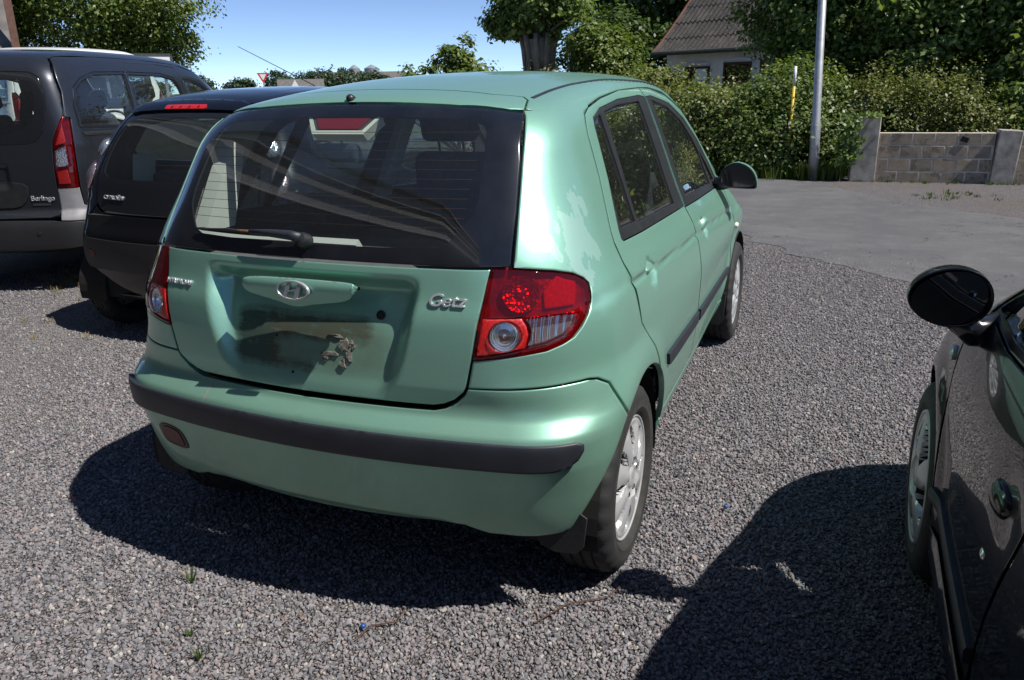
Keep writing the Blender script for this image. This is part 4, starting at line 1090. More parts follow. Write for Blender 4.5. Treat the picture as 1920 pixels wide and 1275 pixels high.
    # bubble lamps, two a side
    for sx in (1, -1):
        L = bpy.data.objects.new('tail_lamp', None); COL.objects.link(L); L.parent = G
        for c, r_, mat in (((.655, 1.130), (.050, .066), 'lens_clear'), ((.700, .965), (.056, .100), 'lens_rose')):
            cc = S.cast(np.array([[1.6 * .8, -1.2, c[1]]]), np.array([[c[0] - 1.28 + .0, 1.2 - .15, 0.]]), 1.3)[0][0]
            nm = S.normal(cc[None])[0]; V = []; F = []; n = 24; rings = 8
            for i in range(rings + 1):
                a = math.pi / 2 * i / rings
                for k in range(n):
                    t = 2 * math.pi * k / n; V.append((r_[0] * math.cos(a) * math.cos(t), r_[1] * math.cos(a) * math.sin(t), .034 * math.sin(a) - .004))
            for i in range(rings):
                for k in range(n): F.append((i * n + k, i * n + (k + 1) % n, (i + 1) * n + (k + 1) % n, (i + 1) * n + k))
            for nm_, mt, sc in (('lamp_reflector', 'facet_chrome', .84), ('lamp_lens', mat, 1.)):
                b_ = MB(); b_.add([(x * sc, y * sc, z * sc) for x, y, z in V], F); o = b_.build(nm_, mt, L, smooth=True)
                o.matrix_local = frame(cc * [sx, 1, 1], nm * [sx, 1, 1])
    ty = tyre_mesh(.281, .165, .19); cv = cover_mesh(.182, 7)
    for y in (0., 2.34):
        for sx in (1, -1): wheel(G, sx * .722, y, .281, .165, .19, cv, sx, ty, cz=.277, dish=.016, nuts=0); arch_liner(G, sx * .55, sx * .77, y, .275, .33)
    b = MB(); b.box((0, 1.2, .24), (1.3, 2.7, .05)); b.box((0, 2.55, .48), (1.0, .6, .4)); b.box((0, -.05, .50), (1.25, .5, .5)); b.build('floor_pan', 'carpet', G)
    for x in (-.33, .33): seat(G, x, 1.0, .42)
    b = MB(); b.box((0, .25, .74), (1.15, .12, .45), Matrix.Rotation(.2, 3, 'X')); b.build('rear_bench', 'seat_cloth', G, bevel=.04)
    b = MB(); b.box((0, 1.95, .85), (1.25, .4, .25)); b.build('dashboard', 'trim_dark', G, bevel=.06)
    steering(G, (-.33, 1.62, .90))
    b = MB(); b.box((-.545, .10, .98), (.02, .16, .20), Matrix.Rotation(.2, 3, 'Y')); b.build('window_sticker', 'sticker', G)
    b = MB(); b.box((.02, 1.60, 1.30), (.19, .02, .06)); b.build('inner_mirror', 'mirror_glass', G, bevel=.008)
    # whip aerial on the roof
    q = S.lift(np.array([(0, 1.22)]), 'top')[0]; AER = np.array([0, .454, 1.701])
    b = MB(); b.tube([q, q + [0, -.03, .02], AER], [.006, .003, .0018], 6); b.build('aerial', 'black_trim', G)
    return G

def build_van():
    S = van_shape(); CY = ('cyl', 1.2)
    G = thing('parked_van', 'dark grey estate van with tall red and white tail lamp', 'van', *VAN_POSE)
    fl = lambda p: S.flat(np.atleast_2d(np.array(p, float)), CY); sid = lambda q: S.lift(np.array(q, float), 'side'); rr = lambda q: S.lift(np.array(q, float), 'rear')
    ac, ac2, ar = (0., .31), (2.728, .31), .375
    lamp = np.array([(0.768, -0.591, 1.230), (0.800, -0.554, 1.288), (0.826, -0.521, 1.284), (0.848, -0.567, 1.078), (.850, -.58, .93), (0.849, -0.589, 0.787), (0.708, -0.635, 0.787), (0.708, -0.630, 0.946), (0.721, -0.618, 1.110)])
    tgl = [(0, 1.735), (.40, 1.728), (.58, 1.715), (.65, 1.70), (.690, 1.66), (.735, 1.58), (.775, 1.46), (.800, 1.30), (.770, 1.232), (.721, 1.11), (.708, .946), (.706, .787), (.712, .64), (.70, .59), (.64, .572), (.3, .568), (0, .568)]
    win = [(0, 1.612), (.40, 1.610), (.595, 1.600), (.655, 1.565), (.697, 1.45), (.696, 1.338), (.664, 1.185), (.605, 1.118), (.525, 1.098), (.3, 1.097), (0, 1.097)]
    tg = panel(S, 'tailgate', [tgl[:-1] + [(0, .568), (0, 1.097)] + win[::-1][1:-1] + [(0, 1.612)]], 'rear', ['paint_grey', 'trim_dark'], G, both=True, res=.025, inner=.03)
    ins = [(0, 1.555), (.50, 1.552), (.585, 1.535), (.618, 1.44), (.615, 1.32), (.585, 1.24), (.53, 1.20), (.3, 1.165), (0, 1.165)]
    panel(S, 'window_border', [win[:-1] + [(0, 1.097)] + ins[::-1]], 'rear', ['black_gloss', 'trim_dark'], tg, both=True, res=.03, off=-.002, gap=.0008, rim=.008, inner=.01, nogap=lambda q: dist_loop(q, np.array(ins + [(-.3, 1.3)])) < .003)
    panel(S, 'window_pane', [ins], 'rear', 'glass_clear', tg, both=True, res=.05, off=-.003, gap=0, ring=0, rim=0)
    pl = [(0, .832), (.40, .832), (.465, .822), (.498, .795), (.488, .73), (.463, .69), (.42, .655), (.36, .645), (0, .642)]
    panel(S, 'plate_panel', [pl], 'rear', 'black_trim', tg, both=True, off=.006, res=.03, rim=.01, gap=.0005)
    p = rr([(.588, .712)]); n = S.normal(p); o = obj('lettering', text_mesh('Berlingo', .052, .003, .0005, sx=1.0), 'badge_silver', tg); o.matrix_local = frame(p[0] + n[0] * .003, n[0])
    p = rr([(.572, .668)]); b = MB(); b.box((0, 0, .002), (.13, .016, .004)); o = b.build('badge_bar', 'chrome', tg); o.matrix_local = frame(p[0], n[0])
    # lamps
    lp = fl(lamp); lw = fl([(.725, -.624, 1.050), (.805, -.60, 1.085), (.812, -.612, .945), (.722, -.63, .930)]); lo = fl([(.722, -.632, .905), (.800, -.617, .915), (.806, -.612, .815), (.722, -.635, .812)])
    lx = fl([(.735, -.615, 1.085), (.79, -.575, 1.24), (.806, -.58, 1.11)])
    for sx in (1, -1):
        L = bpy.data.objects.new('tail_lamp', None); COL.objects.link(L); L.parent = G
        subpart(S, CY, 'lamp_lens', [lp, lw], 'lens_red_dark', L, sx, off=.004, res=.03, gap=.002, rim=.02)
        subpart(S, CY, 'lamp_housing', [lp], 'lamp_cavity', L, sx, off=-.02, res=.03, gap=-.004, rim=0)
        subpart(S, CY, 'reverse_lens', [lw], 'lens_clear', L, sx, off=.005, res=.02, gap=.0008, rim=.006)
        subpart(S, CY, 'reverse_reflector', [lw], 'facet_chrome', L, sx, off=-.012, res=.02, gap=.0008, rim=0)
        subpart(S, CY, 'stop_lens', [lo], 'lamp_red', L, sx, off=.0055, res=.02, gap=.0008, rim=.003)
        subpart(S, CY, 'reflex_lens', [lx], 'lamp_red', L, sx, off=.0055, res=.02, gap=.0008, rim=.003)
    # sides
    zt = 1.70
    corner = rr([(.800, 1.303), (.778, 1.46), (.738, 1.58), (.693, 1.662), (.655, 1.699)])
    topl = sid([(-.30, 1.715), (.2, 1.73), (.9, 1.735), (1.6, 1.715), (1.95, 1.655), (2.3, 1.50), (2.7, 1.26), (3.0, 1.07), (3.3, .95), (3.48, .75), (3.45, .35), (3.12, .30)])
    a2 = sid(polar_arc(ac2, ar, 4, 174, 18)); a1 = sid(polar_arc(ac, ar, 6, 128, 14)); sl = sid([(2.33, .24), (.40, .24)])
    low = np.concatenate([sid([(-.32, .60)]), [(0.879, -0.547, 0.638), (0.856, -0.580, 0.657), (.851, -.588, .784)]])
    lampe = lamp[[4, 3, 2, 1]]
    loop = np.concatenate([fl(corner[::-1])[::-1][::1], fl(topl), fl(a2), fl(sl), fl(a1), fl(low), fl(lampe)])
    qw = [(-.333, 1.496), (-.196, 1.561), (.021, 1.611), (.515, 1.624), (.46, 1.40), (.40, 1.19), (.119, 1.187), (-.470, 1.203), (-.431, 1.357)]
    sw = [(.545, 1.624), (1.166, 1.624), (1.40, 1.590), (1.46, 1.50), (1.47, 1.20), (.43, 1.19), (.49, 1.40)]
    fw = [(1.58, 1.585), (1.80, 1.575), (1.98, 1.53), (2.30, 1.37), (2.62, 1.17), (1.60, 1.17)]
    holes = [[tuple(q) for q in fl(sid(resample(w, .05)))] for w in (qw, sw, fw)]
    bs = panel(S, 'body_side', [loop] + holes, CY, ['paint_grey', 'trim_dark'], G, mirror=True, res=.05, inner=.03, gap=.002)
    for w in (qw, sw, fw): windows(S, bs, w, [offset_loop(np.array(w), .022)])
    for pts in ([(.60, 1.715), (.60, 1.695), (.53, 1.62), (.40, 1.20), (.41, .95), (.42, .52)], [(1.53, 1.715), (1.53, 1.2), (1.54, .8), (1.50, .40)], [(.60, 1.700), (1.2, 1.705), (1.52, 1.690)]):
        for sx in (1, -1):
            o = ribbon(S, 'door_seam', pts, 'side', .006, 'dark', bs[0 if sx > 0 else 1], off=-.003, height=.0035)[0]
            if sx < 0: o.data.transform(Matrix.Diagonal((-1, 1, 1, 1))); o.data.flip_normals()
    for sx in (1, -1):
        o = ribbon(S, 'sliding_rail', [(-.46, 1.163), (.0, 1.155), (.36, 1.150)], 'side', .030, 'black_trim', bs[0 if sx > 0 else 1], off=.0, height=.005)[0]
        if sx < 0: o.data.transform(Matrix.Diagonal((-1, 1, 1, 1))); o.data.flip_normals()
    # roof
    rl = [(0, -.43), (.4, -.425), (.60, -.40)] + [tuple(p[:2]) for p in corner[::-1][:1]] + [tuple(p[:2]) for p in topl[:7]] + [(.66, 2.72), (.58, 2.3), (.5, 2.06), (.3, 2.0), (0, 1.98)]
    panel(S, 'roof', [rl], 'top', ['paint_grey', 'trim_dark'], G, both=True, res=.06, gap=.001, inner=.03)
    panel(S, 'windscreen', [[(0, 1.99), (.3, 2.01), (.5, 2.07), (.575, 2.32), (.65, 2.74), (.4, 2.95), (0, 3.0)]], 'top', 'glass_clear', G, both=True, res=.1, ring=0, rim=0)
    panel(S, 'bonnet', [[(0, 3.02), (.4, 2.98), (.66, 2.78), (.70, 3.1), (.6, 3.4), (0, 3.55)]], 'top', 'paint_grey', G, both=True, res=.1)
    panel(S, 'nose', [[(0, .3), (.7, .33), (.72, .7), (.55, .85), (0, .90)]], 'front', 'paint_grey', G, both=True, res=.1)
    # bumper: grey plastic, pale corner
    barch = sid(polar_arc(ac, ar, 129, 172, 10))
    bt = rr([(0, .560), (.4, .560), (.68, .566), (.715, .60), (.712, .784)])
    pal = [(0.708, -0.635, 0.784), (0.848, -0.590, 0.784), (0.856, -0.580, 0.657), (0.879, -0.547, 0.638)]
    pale = np.concatenate([fl(pal), fl(sid([(-.33, .60), (-.40, .545)])), fl([(0.83, -0.651, 0.548), (0.719, -0.683, 0.552)])])
    for sx in (1, -1): subpart(S, CY, 'bumper_corner', [pale], 'pale_plastic', G, sx, res=.03, gap=.001)
    low = rr([(.66, .335), (.4, .325), (0, .325)])
    bloop = np.concatenate([fl(rr([(0, .560), (.4, .560), (.66, .556)])), fl([(0.719, -0.683, 0.548), (0.83, -0.651, 0.544)]), fl(sid([(-.40, .54), (-.345, .46)])), fl(barch[5:]), fl(low)]); bloop[0, 0] = 0; bloop[-1, 0] = 0
    bp = panel(S, 'rear_bumper', [bloop], CY, ['grey_plastic', 'dark'], G, both=True, res=.04, rim=.03, inner=.03, off=.006)
    for x in (.55, -.55):
        q = S.lift(np.array([(x, .462)]), 'rear', .006)[0]; b = MB(); b.lathe([(-.002, .016), (.003, .015), (.0035, .0005)], 16, 'z'); o = b.build('parking_sensor', 'black_trim', bp, auto=40); o.matrix_local = frame(q, S.normal(q[None])[0])
    ty = tyre_mesh(.315, .195, .205); cv = cover_mesh(.198, 6)
    for y in (0., 2.728):
        for sx in (1, -1): wheel(G, sx * .79, y, .315, .195, .205, cv, sx, ty, cz=.310, dish=.016, nuts=0); arch_liner(G, sx * .6, sx * .87, y, .31, .37)
    b = MB(); b.box((0, 1.35, .30), (1.5, 3.6, .06)); b.box((0, 3.0, .6), (1.3, .7, .6)); b.build('floor_pan', 'carpet', G)
    for x in (-.40, .40): seat(G, x, 1.55, .62, w=.5, h=.66)
    for x in (-.46, 0, .46): seat(G, x, .55, .60, w=.42, h=.62)
    b = MB(); b.box((0, 2.75, 1.02), (1.45, .45, .25)); b.build('dashboard', 'trim_dark', G, bevel=.06)
    steering(G, (-.40, 2.30, 1.12)); b = MB(); b.box((0, 2.12, 1.55), (.22, .02, .07)); b.build('inner_mirror', 'mirror_glass', G, bevel=.01)
    return G

def build_right():
    S = right_shape(); CY = ('cyl', 1.1)
    G = thing('parked_car', 'glossy black car with a round door mirror on the other side of the gravel gap', 'car', *RIGHT_POSE)
    sid = lambda q: S.lift(np.array(q, float), 'side')
    ac, ac2, ar = (0., .285), (2.37, .285), .335
    wing = [(2.062, .835), (2.115, .70), (2.125, .62), (2.085, .52), (2.05, .42), (2.03, .33)] + polar_arc(ac2, ar, 172, 8, 26) + [(2.80, .36), (2.92, .5), (2.88, .66), (2.7, .755), (2.45, .835), (2.2, .905), (2.09, .925)]
    door = [(2.055, .835), (2.108, .70), (2.118, .62), (2.078, .52), (2.043, .42), (2.02, .325), (1.50, .318), (1.40, .325), (1.385, .40), (1.345, .51), (1.28, .606), (1.215, .73), (1.16, .84), (1.12, .93), (1.15, 1.10), (1.28, 1.30), (1.36, 1.335), (1.5, 1.28), (1.75, 1.14), (2.0, .98), (2.075, .93)]
    dwin = [(1.16, .925), (1.19, 1.08), (1.31, 1.27), (1.38, 1.295), (1.5, 1.24), (1.73, 1.10), (1.93, .965), (1.98, .905), (1.7, .895)]
    qp = [(1.375, .325), (.32, .30)] + polar_arc(ac, ar, 6, 150, 20) + [(-.38, .45), (-.43, .62), (-.36, .8), (-.25, 1.0), (-.1, 1.2), (.1, 1.34), (.4, 1.40), (.8, 1.405), (1.15, 1.39), (1.35, 1.342), (1.27, 1.30), (1.142, 1.10), (1.112, .93), (1.152, .84), (1.207, .73), (1.272, .606), (1.337, .51), (1.377, .40)]
    qwin = [(.30, .96), (.15, 1.10), (.25, 1.22), (.5, 1.29), (1.20, 1.285), (1.10, 1.10), (1.07, .94)]
    panel(S, 'front_wing', [wing], 'side', ['paint_black', 'dark'], G, mirror=True, res=.03, inner=.02)
    dr = panel(S, 'door', [door, dwin], 'side', ['paint_black', 'trim_dark'], G, mirror=True, res=.025, inner=.03)
    windows(S, dr, dwin, [offset_loop(np.array(dwin), .02)], glass='glass_dark')
    qq = panel(S, 'quarter_panel', [qp, qwin], 'side', ['paint_black', 'trim_dark'], G, mirror=True, res=.045, inner=.03)
    windows(S, qq, qwin, [offset_loop(np.array(qwin), .02)], glass='glass_dark')
    panel(S, 'sill', [[(.33, .295), (2.02, .315), (2.035, .26), (2.02, .20), (.33, .20), (.325, .25)]], 'side', ['black_gloss', 'dark'], G, mirror=True, res=.03, inner=.02)
    for sx in (1, -1):
        o = ribbon(S, 'door_moulding', [(1.40, .385), (1.8, .39), (2.035, .40)], 'side', .035, 'strip_plastic', G, off=.002, height=.010)[0]
        if sx < 0: o.data.transform(Matrix.Diagonal((-1, 1, 1, 1))); o.data.flip_normals()
    at = sid([(1.36, 1.345), (1.5, 1.29), (1.75, 1.15), (2.0, .99), (2.085, .935)])
    panel(S, 'roof', [[(0, -.18), (.35, -.15), (.45, -.05)] + [tuple(p[:2]) for p in sid([(.1, 1.345), (.4, 1.405), (.8, 1.41), (1.15, 1.395)])] + [tuple(p[:2]) for p in at] + [(.60, 2.06), (.5, 1.72), (.42, 1.47), (.2, 1.40), (0, 1.39)]], 'top', ['paint_black', 'trim_dark'], G, both=True, res=.05, inner=.02)
    panel(S, 'windscreen', [[(0, 1.40), (.2, 1.41), (.41, 1.48), (.49, 1.73), (.59, 2.07), (.4, 2.2), (0, 2.26)]], 'top', 'glass_clear', G, both=True, res=.08, ring=0, rim=0)
    panel(S, 'bonnet', [[(0, 2.29), (.4, 2.23), (.64, 2.1), (.655, 2.4), (.60, 2.7), (.4, 2.88), (0, 2.95)]], 'top', 'paint_black', G, both=True, res=.06)
    panel(S, 'nose', [[(0, .25), (.6, .27), (.66, .5), (.55, .66), (0, .72)]], 'front', 'paint_black', G, both=True, res=.08)
    panel(S, 'tail', [[(0, .28), (.62, .30), (.66, .6), (.6, .85), (.5, 1.1), (.42, 1.3), (0, 1.36)]], 'rear', 'paint_black', G, both=True, res=.08)
    # handle, lock, wing badge
    def mk(name, yz, parts, mat, rot=0.):
        c = sid([yz])[0]; nm = S.normal(c[None])[0]
        for sx, par in zip((1, -1), dr):
            b = MB(); parts(b); o = b.build(name, mat, par, smooth=True); o.matrix_local = frame(c * [sx, 1, 1], nm * [sx, 1, 1]) @ Matrix.Rotation(rot * sx, 4, 'Z')
    def dome(b, a, c_, h, n=26, base=-.004):
        V = []; F = []; rg = 6
        for i in range(rg + 1):
            t_ = math.pi / 2 * i / rg
            V += [(a * math.cos(t_) * math.cos(2 * math.pi * k / n), c_ * math.cos(t_) * math.sin(2 * math.pi * k / n), base + h * math.sin(t_)) for k in range(n)]
        for i in range(rg): F += [(i * n + k, i * n + (k + 1) % n, (i + 1) * n + (k + 1) % n, (i + 1) * n + k) for k in range(n)]
        b.add(V, F)
    mk('door_handle', (1.385, .722), lambda b: dome(b, .056, .032, .019), 'paint_black')
    mk('door_lock', (1.418, .590), lambda b: dome(b, .016, .014, .008), 'chrome')
    c = sid([(2.165, .742)])[0]; nm = S.normal(c[None])[0]
    for sx in (1, -1):
        b = MB(); b.lathe([(-.002, .021), (.006, .020), (.009, .016), (.006, .012), (.009, .007), (.0095, .0005)], 24, 'z'); o = b.build('wing_repeater', 'silver', G, auto=40); o.matrix_local = frame(c * [sx, 1, 1], nm * [sx, 1, 1])
    # round mirrors on a stalk
    for sx in (1, -1):
        m = bpy.data.objects.new('door_mirror', None); COL.objects.link(m); m.parent = G
        cx, cy, cz = sx * .862, 1.865, .957; n = 40; V = []; F = []
        rings = ((.93, -.010), (.985, -.014), (1., -.004), (1.0, .02), (.95, .05), (.80, .085), (.5, .108), (.15, .115))
        def P(t, s_, y_):
            x = .084 * math.cos(t); z = .066 * math.sin(t) * (1 + .10 * math.cos(t) * -sx)
            return (cx + x * s_, cy + y_, cz + z * s_ + .06 * x * sx * -.3)
        for s_, y_ in rings: V += [P(2 * math.pi * k / n, s_, y_) for k in range(n)]
        for q in range(len(rings) - 1): F += [(q * n + k, q * n + (k + 1) % n, (q + 1) * n + (k + 1) % n, (q + 1) * n + k) for k in range(n)]
        F.append(tuple((len(rings) - 1) * n + k for k in range(n)))
        b = MB(); b.add(V, F); b.build('mirror_housing', 'paint_black', m, smooth=True)
        b = MB(); b.add([(lambda q: (q[0], q[1] - .010 - .20 * sx * (q[0] - cx) - .06 * (q[2] - cz), q[2]))(P(2 * math.pi * k / n, .925, -.006)) for k in range(n)], [tuple(range(n))]); g = b.build('mirror_glass', 'mirror_glass', m, fix=False)
        b = MB(); b.tube([(cx - sx * .02, cy + .03, cz - .050), (sx * .80, cy + .04, cz - .085), (sx * .74, cy + .06, cz - .08)], [.030, .034, .045], 14); b.build('mirror_foot', 'black_gloss', m, smooth=True)
    ty = tyre_mesh(.290, .175, .20); cv = cover_mesh(.192, 5, kind='five')
    for y in (0., 2.37):
        for sx in (1, -1): wheel(G, sx * .722, y, .290, .175, .20, cv, sx, ty, cz=.286, dish=.002, spin=.45, nuts=0); arch_liner(G, sx * .5, sx * .77, y, .285, .33)
    b = MB(); b.box((0, 1.2, .24), (1.35, 2.8, .06)); b.box((0, 2.55, .5), (1.1, .6, .45)); b.build('floor_pan', 'carpet', G)
    for x in (-.35, .35): seat(G, x, .85, .42)
    b = MB(); b.box((0, .1, .72), (1.2, .14, .5), Matrix.Rotation(.2, 3, 'X')); b.build('rear_bench', 'seat_cloth', G, bevel=.04)
    b = MB(); b.box((0, 1.85, .82), (1.3, .4, .25)); b.build('dashboard', 'trim_dark', G, bevel=.06); steering(G, (-.35, 1.52, .86))
    return G
# ---------------------------------------------------------------- ground
def gravel_mat(key='gravel', soil=1.2, soilcol=(.34, .30, .25), bs=.55):
    t = NT(key)
    mp = t.node('ShaderNodeMapping'); mp.inputs['Scale'].default_value = (1, 1, .001); t.link(t.coord(), mp.inputs[0])
    v = t.node('ShaderNodeTexVoronoi', feature='F1', inp={'Scale': 85., 'Randomness': 1.}); t.link(mp.outputs[0], v.inputs['Vector'])
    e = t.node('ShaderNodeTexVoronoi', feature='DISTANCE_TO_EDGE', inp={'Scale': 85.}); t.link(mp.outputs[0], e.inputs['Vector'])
    sep = t.node('ShaderNodeSeparateColor'); t.link(v.outputs['Color'], sep.inputs[0])
    col = t.ramp(sep.outputs[0], STONE_RAMP)
    col = t.mix(t.math('GREATER_THAN', sep.outputs[1], .955), col, (.42, .39, .35))
    big = t.noise(bs, 5, .6); col = t.mix(t.math('MULTIPLY', t.math('SUBTRACT', big, .45, clamp=True), soil, clamp=True), col, soilcol)
    if key == 'gravel':
        sp = t.node('ShaderNodeSeparateXYZ'); t.link(t.coord(), sp.inputs[0]); u = t.math('ADD', t.math('ADD', sp.outputs[0], 2.95), t.math('MULTIPLY', t.math('SUBTRACT', sp.outputs[1], .8), .75))
        tr_ = t.math('SUBTRACT', 1.0, t.math('DIVIDE', t.math('ABSOLUTE', t.math('ADD', u, t.math('MULTIPLY', t.math('SUBTRACT', t.noise(1.5, 3), .5), .6))), .75), clamp=True)
        col = t.mix(t.math('MULTIPLY', tr_, .55), col, (.36, .345, .33))
    dark = t.math('SUBTRACT', 1.0, t.math('MULTIPLY', e.outputs['Distance'], 9., clamp=True)); col = t.mix(t.math('MULTIPLY', dark, .62), col, (.035, .033, .032))  # shade in the gaps between stones, painted into the colour
    h = t.math('ADD', t.math('MULTIPLY', e.outputs['Distance'], 4., clamp=True), t.math('MULTIPLY', sep.outputs[2], .9))
    t.set(Base_Color=col, Roughness=.9, Specular_IOR_Level=.25, Normal=t.bump(h, .9, .012)); return done(t, key)
STONE_RAMP = [(.0, (0.096, 0.095, 0.103)), (.22, (0.173, 0.171, 0.187)), (.5, (0.230, 0.220, 0.234)), (.68, (0.273, 0.250, 0.256)), (.80, (0.283, 0.223, 0.220)), (.92, (0.196, 0.199, 0.231)), (1., (0.350, 0.334, 0.338))]
gravel_mat(); gravel_mat('verge_soil', 2.6, (.225, .18, .14), .8)
def stone_mat():
    t = NT('stone')
    oi = t.node('ShaderNodeObjectInfo'); col = t.ramp(oi.outputs['Random'], STONE_RAMP)
    w = t.math('GREATER_THAN', t.math('FRACT', t.math('MULTIPLY', oi.outputs['Random'], 97.13)), .972)
    col = t.mix(w, col, (.44, .41, .37))
    col = t.mix(t.math('MULTIPLY', t.noise(160, 4), .35), col, (.13, .127, .122))
    t.set(Base_Color=col, Roughness=.85, Specular_IOR_Level=.3); return done(t, 'stone')
stone_mat()
def asphalt_mat():
    t = NT('asphalt')
    f = t.noise(900, 2); col = t.ramp(f, [(.3, (0.051, 0.052, 0.057)), (.7, (0.135, 0.137, 0.145))])
    b = t.noise(.9, 6, .65); col = t.mix(t.math('MULTIPLY', t.math('SUBTRACT', b, .42, clamp=True), 2.2, clamp=True), col, (.16, .157, .16))
    mp = t.node('ShaderNodeMapping'); mp.inputs['Rotation'].default_value = (0, 0, R(40)); mp.inputs['Scale'].default_value = (.25, 3.5, 1); t.link(t.coord(), mp.inputs[0])
    s_ = t.noise(1.4, 5, .6, vec=mp.outputs[0]); col = t.mix(t.math('MULTIPLY', t.math('SUBTRACT', s_, .5, clamp=True), 1.6, clamp=True), col, (.075, .075, .08))
    ck = t.node('ShaderNodeTexVoronoi', feature='DISTANCE_TO_EDGE', inp={'Scale': .75}); wv = t.node('ShaderNodeVectorMath', operation='ADD'); t.link(t.coord(), wv.inputs[0]); nz = t.node('ShaderNodeTexNoise', inp={'Scale': 2.5, 'Detail': 5.}); t.link(t.coord(), nz.inputs['Vector']); t.link(nz.outputs['Color'], wv.inputs[1]); t.link(wv.outputs[0], ck.inputs['Vector'])
    crack = t.math('MULTIPLY', t.math('LESS_THAN', ck.outputs['Distance'], .006), t.math('GREATER_THAN', t.noise(.5, 2), .5)); col = t.mix(t.math('MULTIPLY', crack, .7), col, (.03, .03, .03))
    pt = t.noise(3.2, 6, .75); col = t.mix(t.math('MULTIPLY', t.math('SUBTRACT', pt, .5, clamp=True), 1.8, clamp=True), col, (.185, .183, .187))
    g2 = t.noise(260, 3); col = t.mix(t.math('MULTIPLY', t.math('GREATER_THAN', g2, .64), .5), col, (.25, .245, .245))
    t.set(Base_Color=col, Roughness=.85, Specular_IOR_Level=.3, Normal=t.bump(f, .5, .005)); return done(t, 'asphalt')
asphalt_mat()
plain('soil', (.15, .115, .08), .95, var=.45, vscale=7, bump=.6, bscale=60)
def grass_ground():
    t = NT('field'); c = t.ramp(t.noise(.25, 8, .7), [(.3, (.055, .085, .022)), (.7, (.12, .13, .04))]); t.set(Base_Color=c, Roughness=1.0, Specular_IOR_Level=.1); return done(t, 'field')
grass_ground()

def ragged(line, amp, seed):
    rg = np.random.default_rng(seed); out = []
    for a, b in zip(line[:-1], line[1:]):
        a, b = np.array(a, float), np.array(b, float); n = max(1, int(min(60, np.linalg.norm(b - a) / .14))); e = (b - a) / np.linalg.norm(b - a)
        for k in range(n): out.append(tuple(a + (b - a) * k / n + np.array([-e[1], e[0]]) * rg.normal() * amp))
    return out + [line[-1]]
def sheet(name, poly, z, mat, kind='structure'):
    me = mesh(name, [(x, y, z) for x, y in poly], [tuple(range(len(poly)))])
    return tag(obj(name, me, mat), kind=kind)
def disc_sheet(name, r, z, mat, n=96):
    return sheet(name, [(r * math.cos(2 * math.pi * k / n), r * math.sin(2 * math.pi * k / n)) for k in range(n)], z, mat)
disc_sheet('field_ground', 3500, -.008, 'field')
sheet('gravel_ground', [(-34, -22), (26, -22), (26, -8), (8, .5), (3.3, 2.9), (2.443, 3.58), (1.818, 4.455), (.957, 5.294), (.378, 6.25), (-.9, 7.5), (-4, 9.4), (-12, 12.2), (-34, 17)], 0.0, 'gravel')
road_near = [(26, -9), (8, .0), (3.3, 2.7), (2.443, 3.40), (1.80, 4.30), (.92, 5.15), (.33, 6.10), (-.95, 7.35), (-4.1, 9.2), (-12, 12.0), (-40, 18)]
road_far = [(-40, 24), (-12, 17), (-4, 13.6), (-1.2, 12.3), (.024, 11.59), (1.168, 10.46), (1.456, 9.88), (2.061, 8.75), (2.86, 8.10), (3.5, 7.2), (5.5, 5.2), (10, 2.6), (26, -4)]
sheet('asphalt_road', ragged(road_near, .035, 1) + ragged(road_far, .05, 2), .004, 'asphalt')
verge = [(-40, 23.6), (-12, 16.6), (-4, 13.2), (-1.2, 11.95), (.2, 11.25), (1.2, 10.3), (1.5, 9.7), (2.1, 8.6), (2.9, 7.95), (3.6, 7.0), (5.6, 5.0), (10, 2.4), (26, -4.2), (26, 16), (-40, 30)]
sheet('verge', verge, -.004, 'verge_soil')

# loose stones over the nearer gravel
def stone_protos():
    col = bpy.data.collections.new('stone_shapes'); rr = np.random.default_rng(3)
    for k in range(8):
        bm = bmesh.new(); bmesh.ops.create_icosphere(bm, subdivisions=1, radius=1.)
        sc = np.array([rr.uniform(.8, 1.25), rr.uniform(.65, 1.0), rr.uniform(.5, .8)])
        for v in bm.verts:
            d = 1 + rr.normal() * .17; v.co = Vector(np.array(v.co) * sc * d)
        for _ in range(3):                                   # broken faces
            nrm = Vector(rr.normal(size=3)).normalized()
            bmesh.ops.bisect_plane(bm, geom=bm.verts[:] + bm.edges[:] + bm.faces[:], plane_co=nrm * rr.uniform(.5, .72), plane_no=nrm, clear_outer=True)
            bmesh.ops.contextual_create(bm, geom=[e for e in bm.edges if e.is_boundary])
        bmesh.ops.triangulate(bm, faces=bm.faces)
        me = bpy.data.meshes.new('stone'); bm.to_mesh(me); bm.free(); me.materials.append(M('stone'))
        o = bpy.data.objects.new('stone', me); col.objects.link(o)
    return col
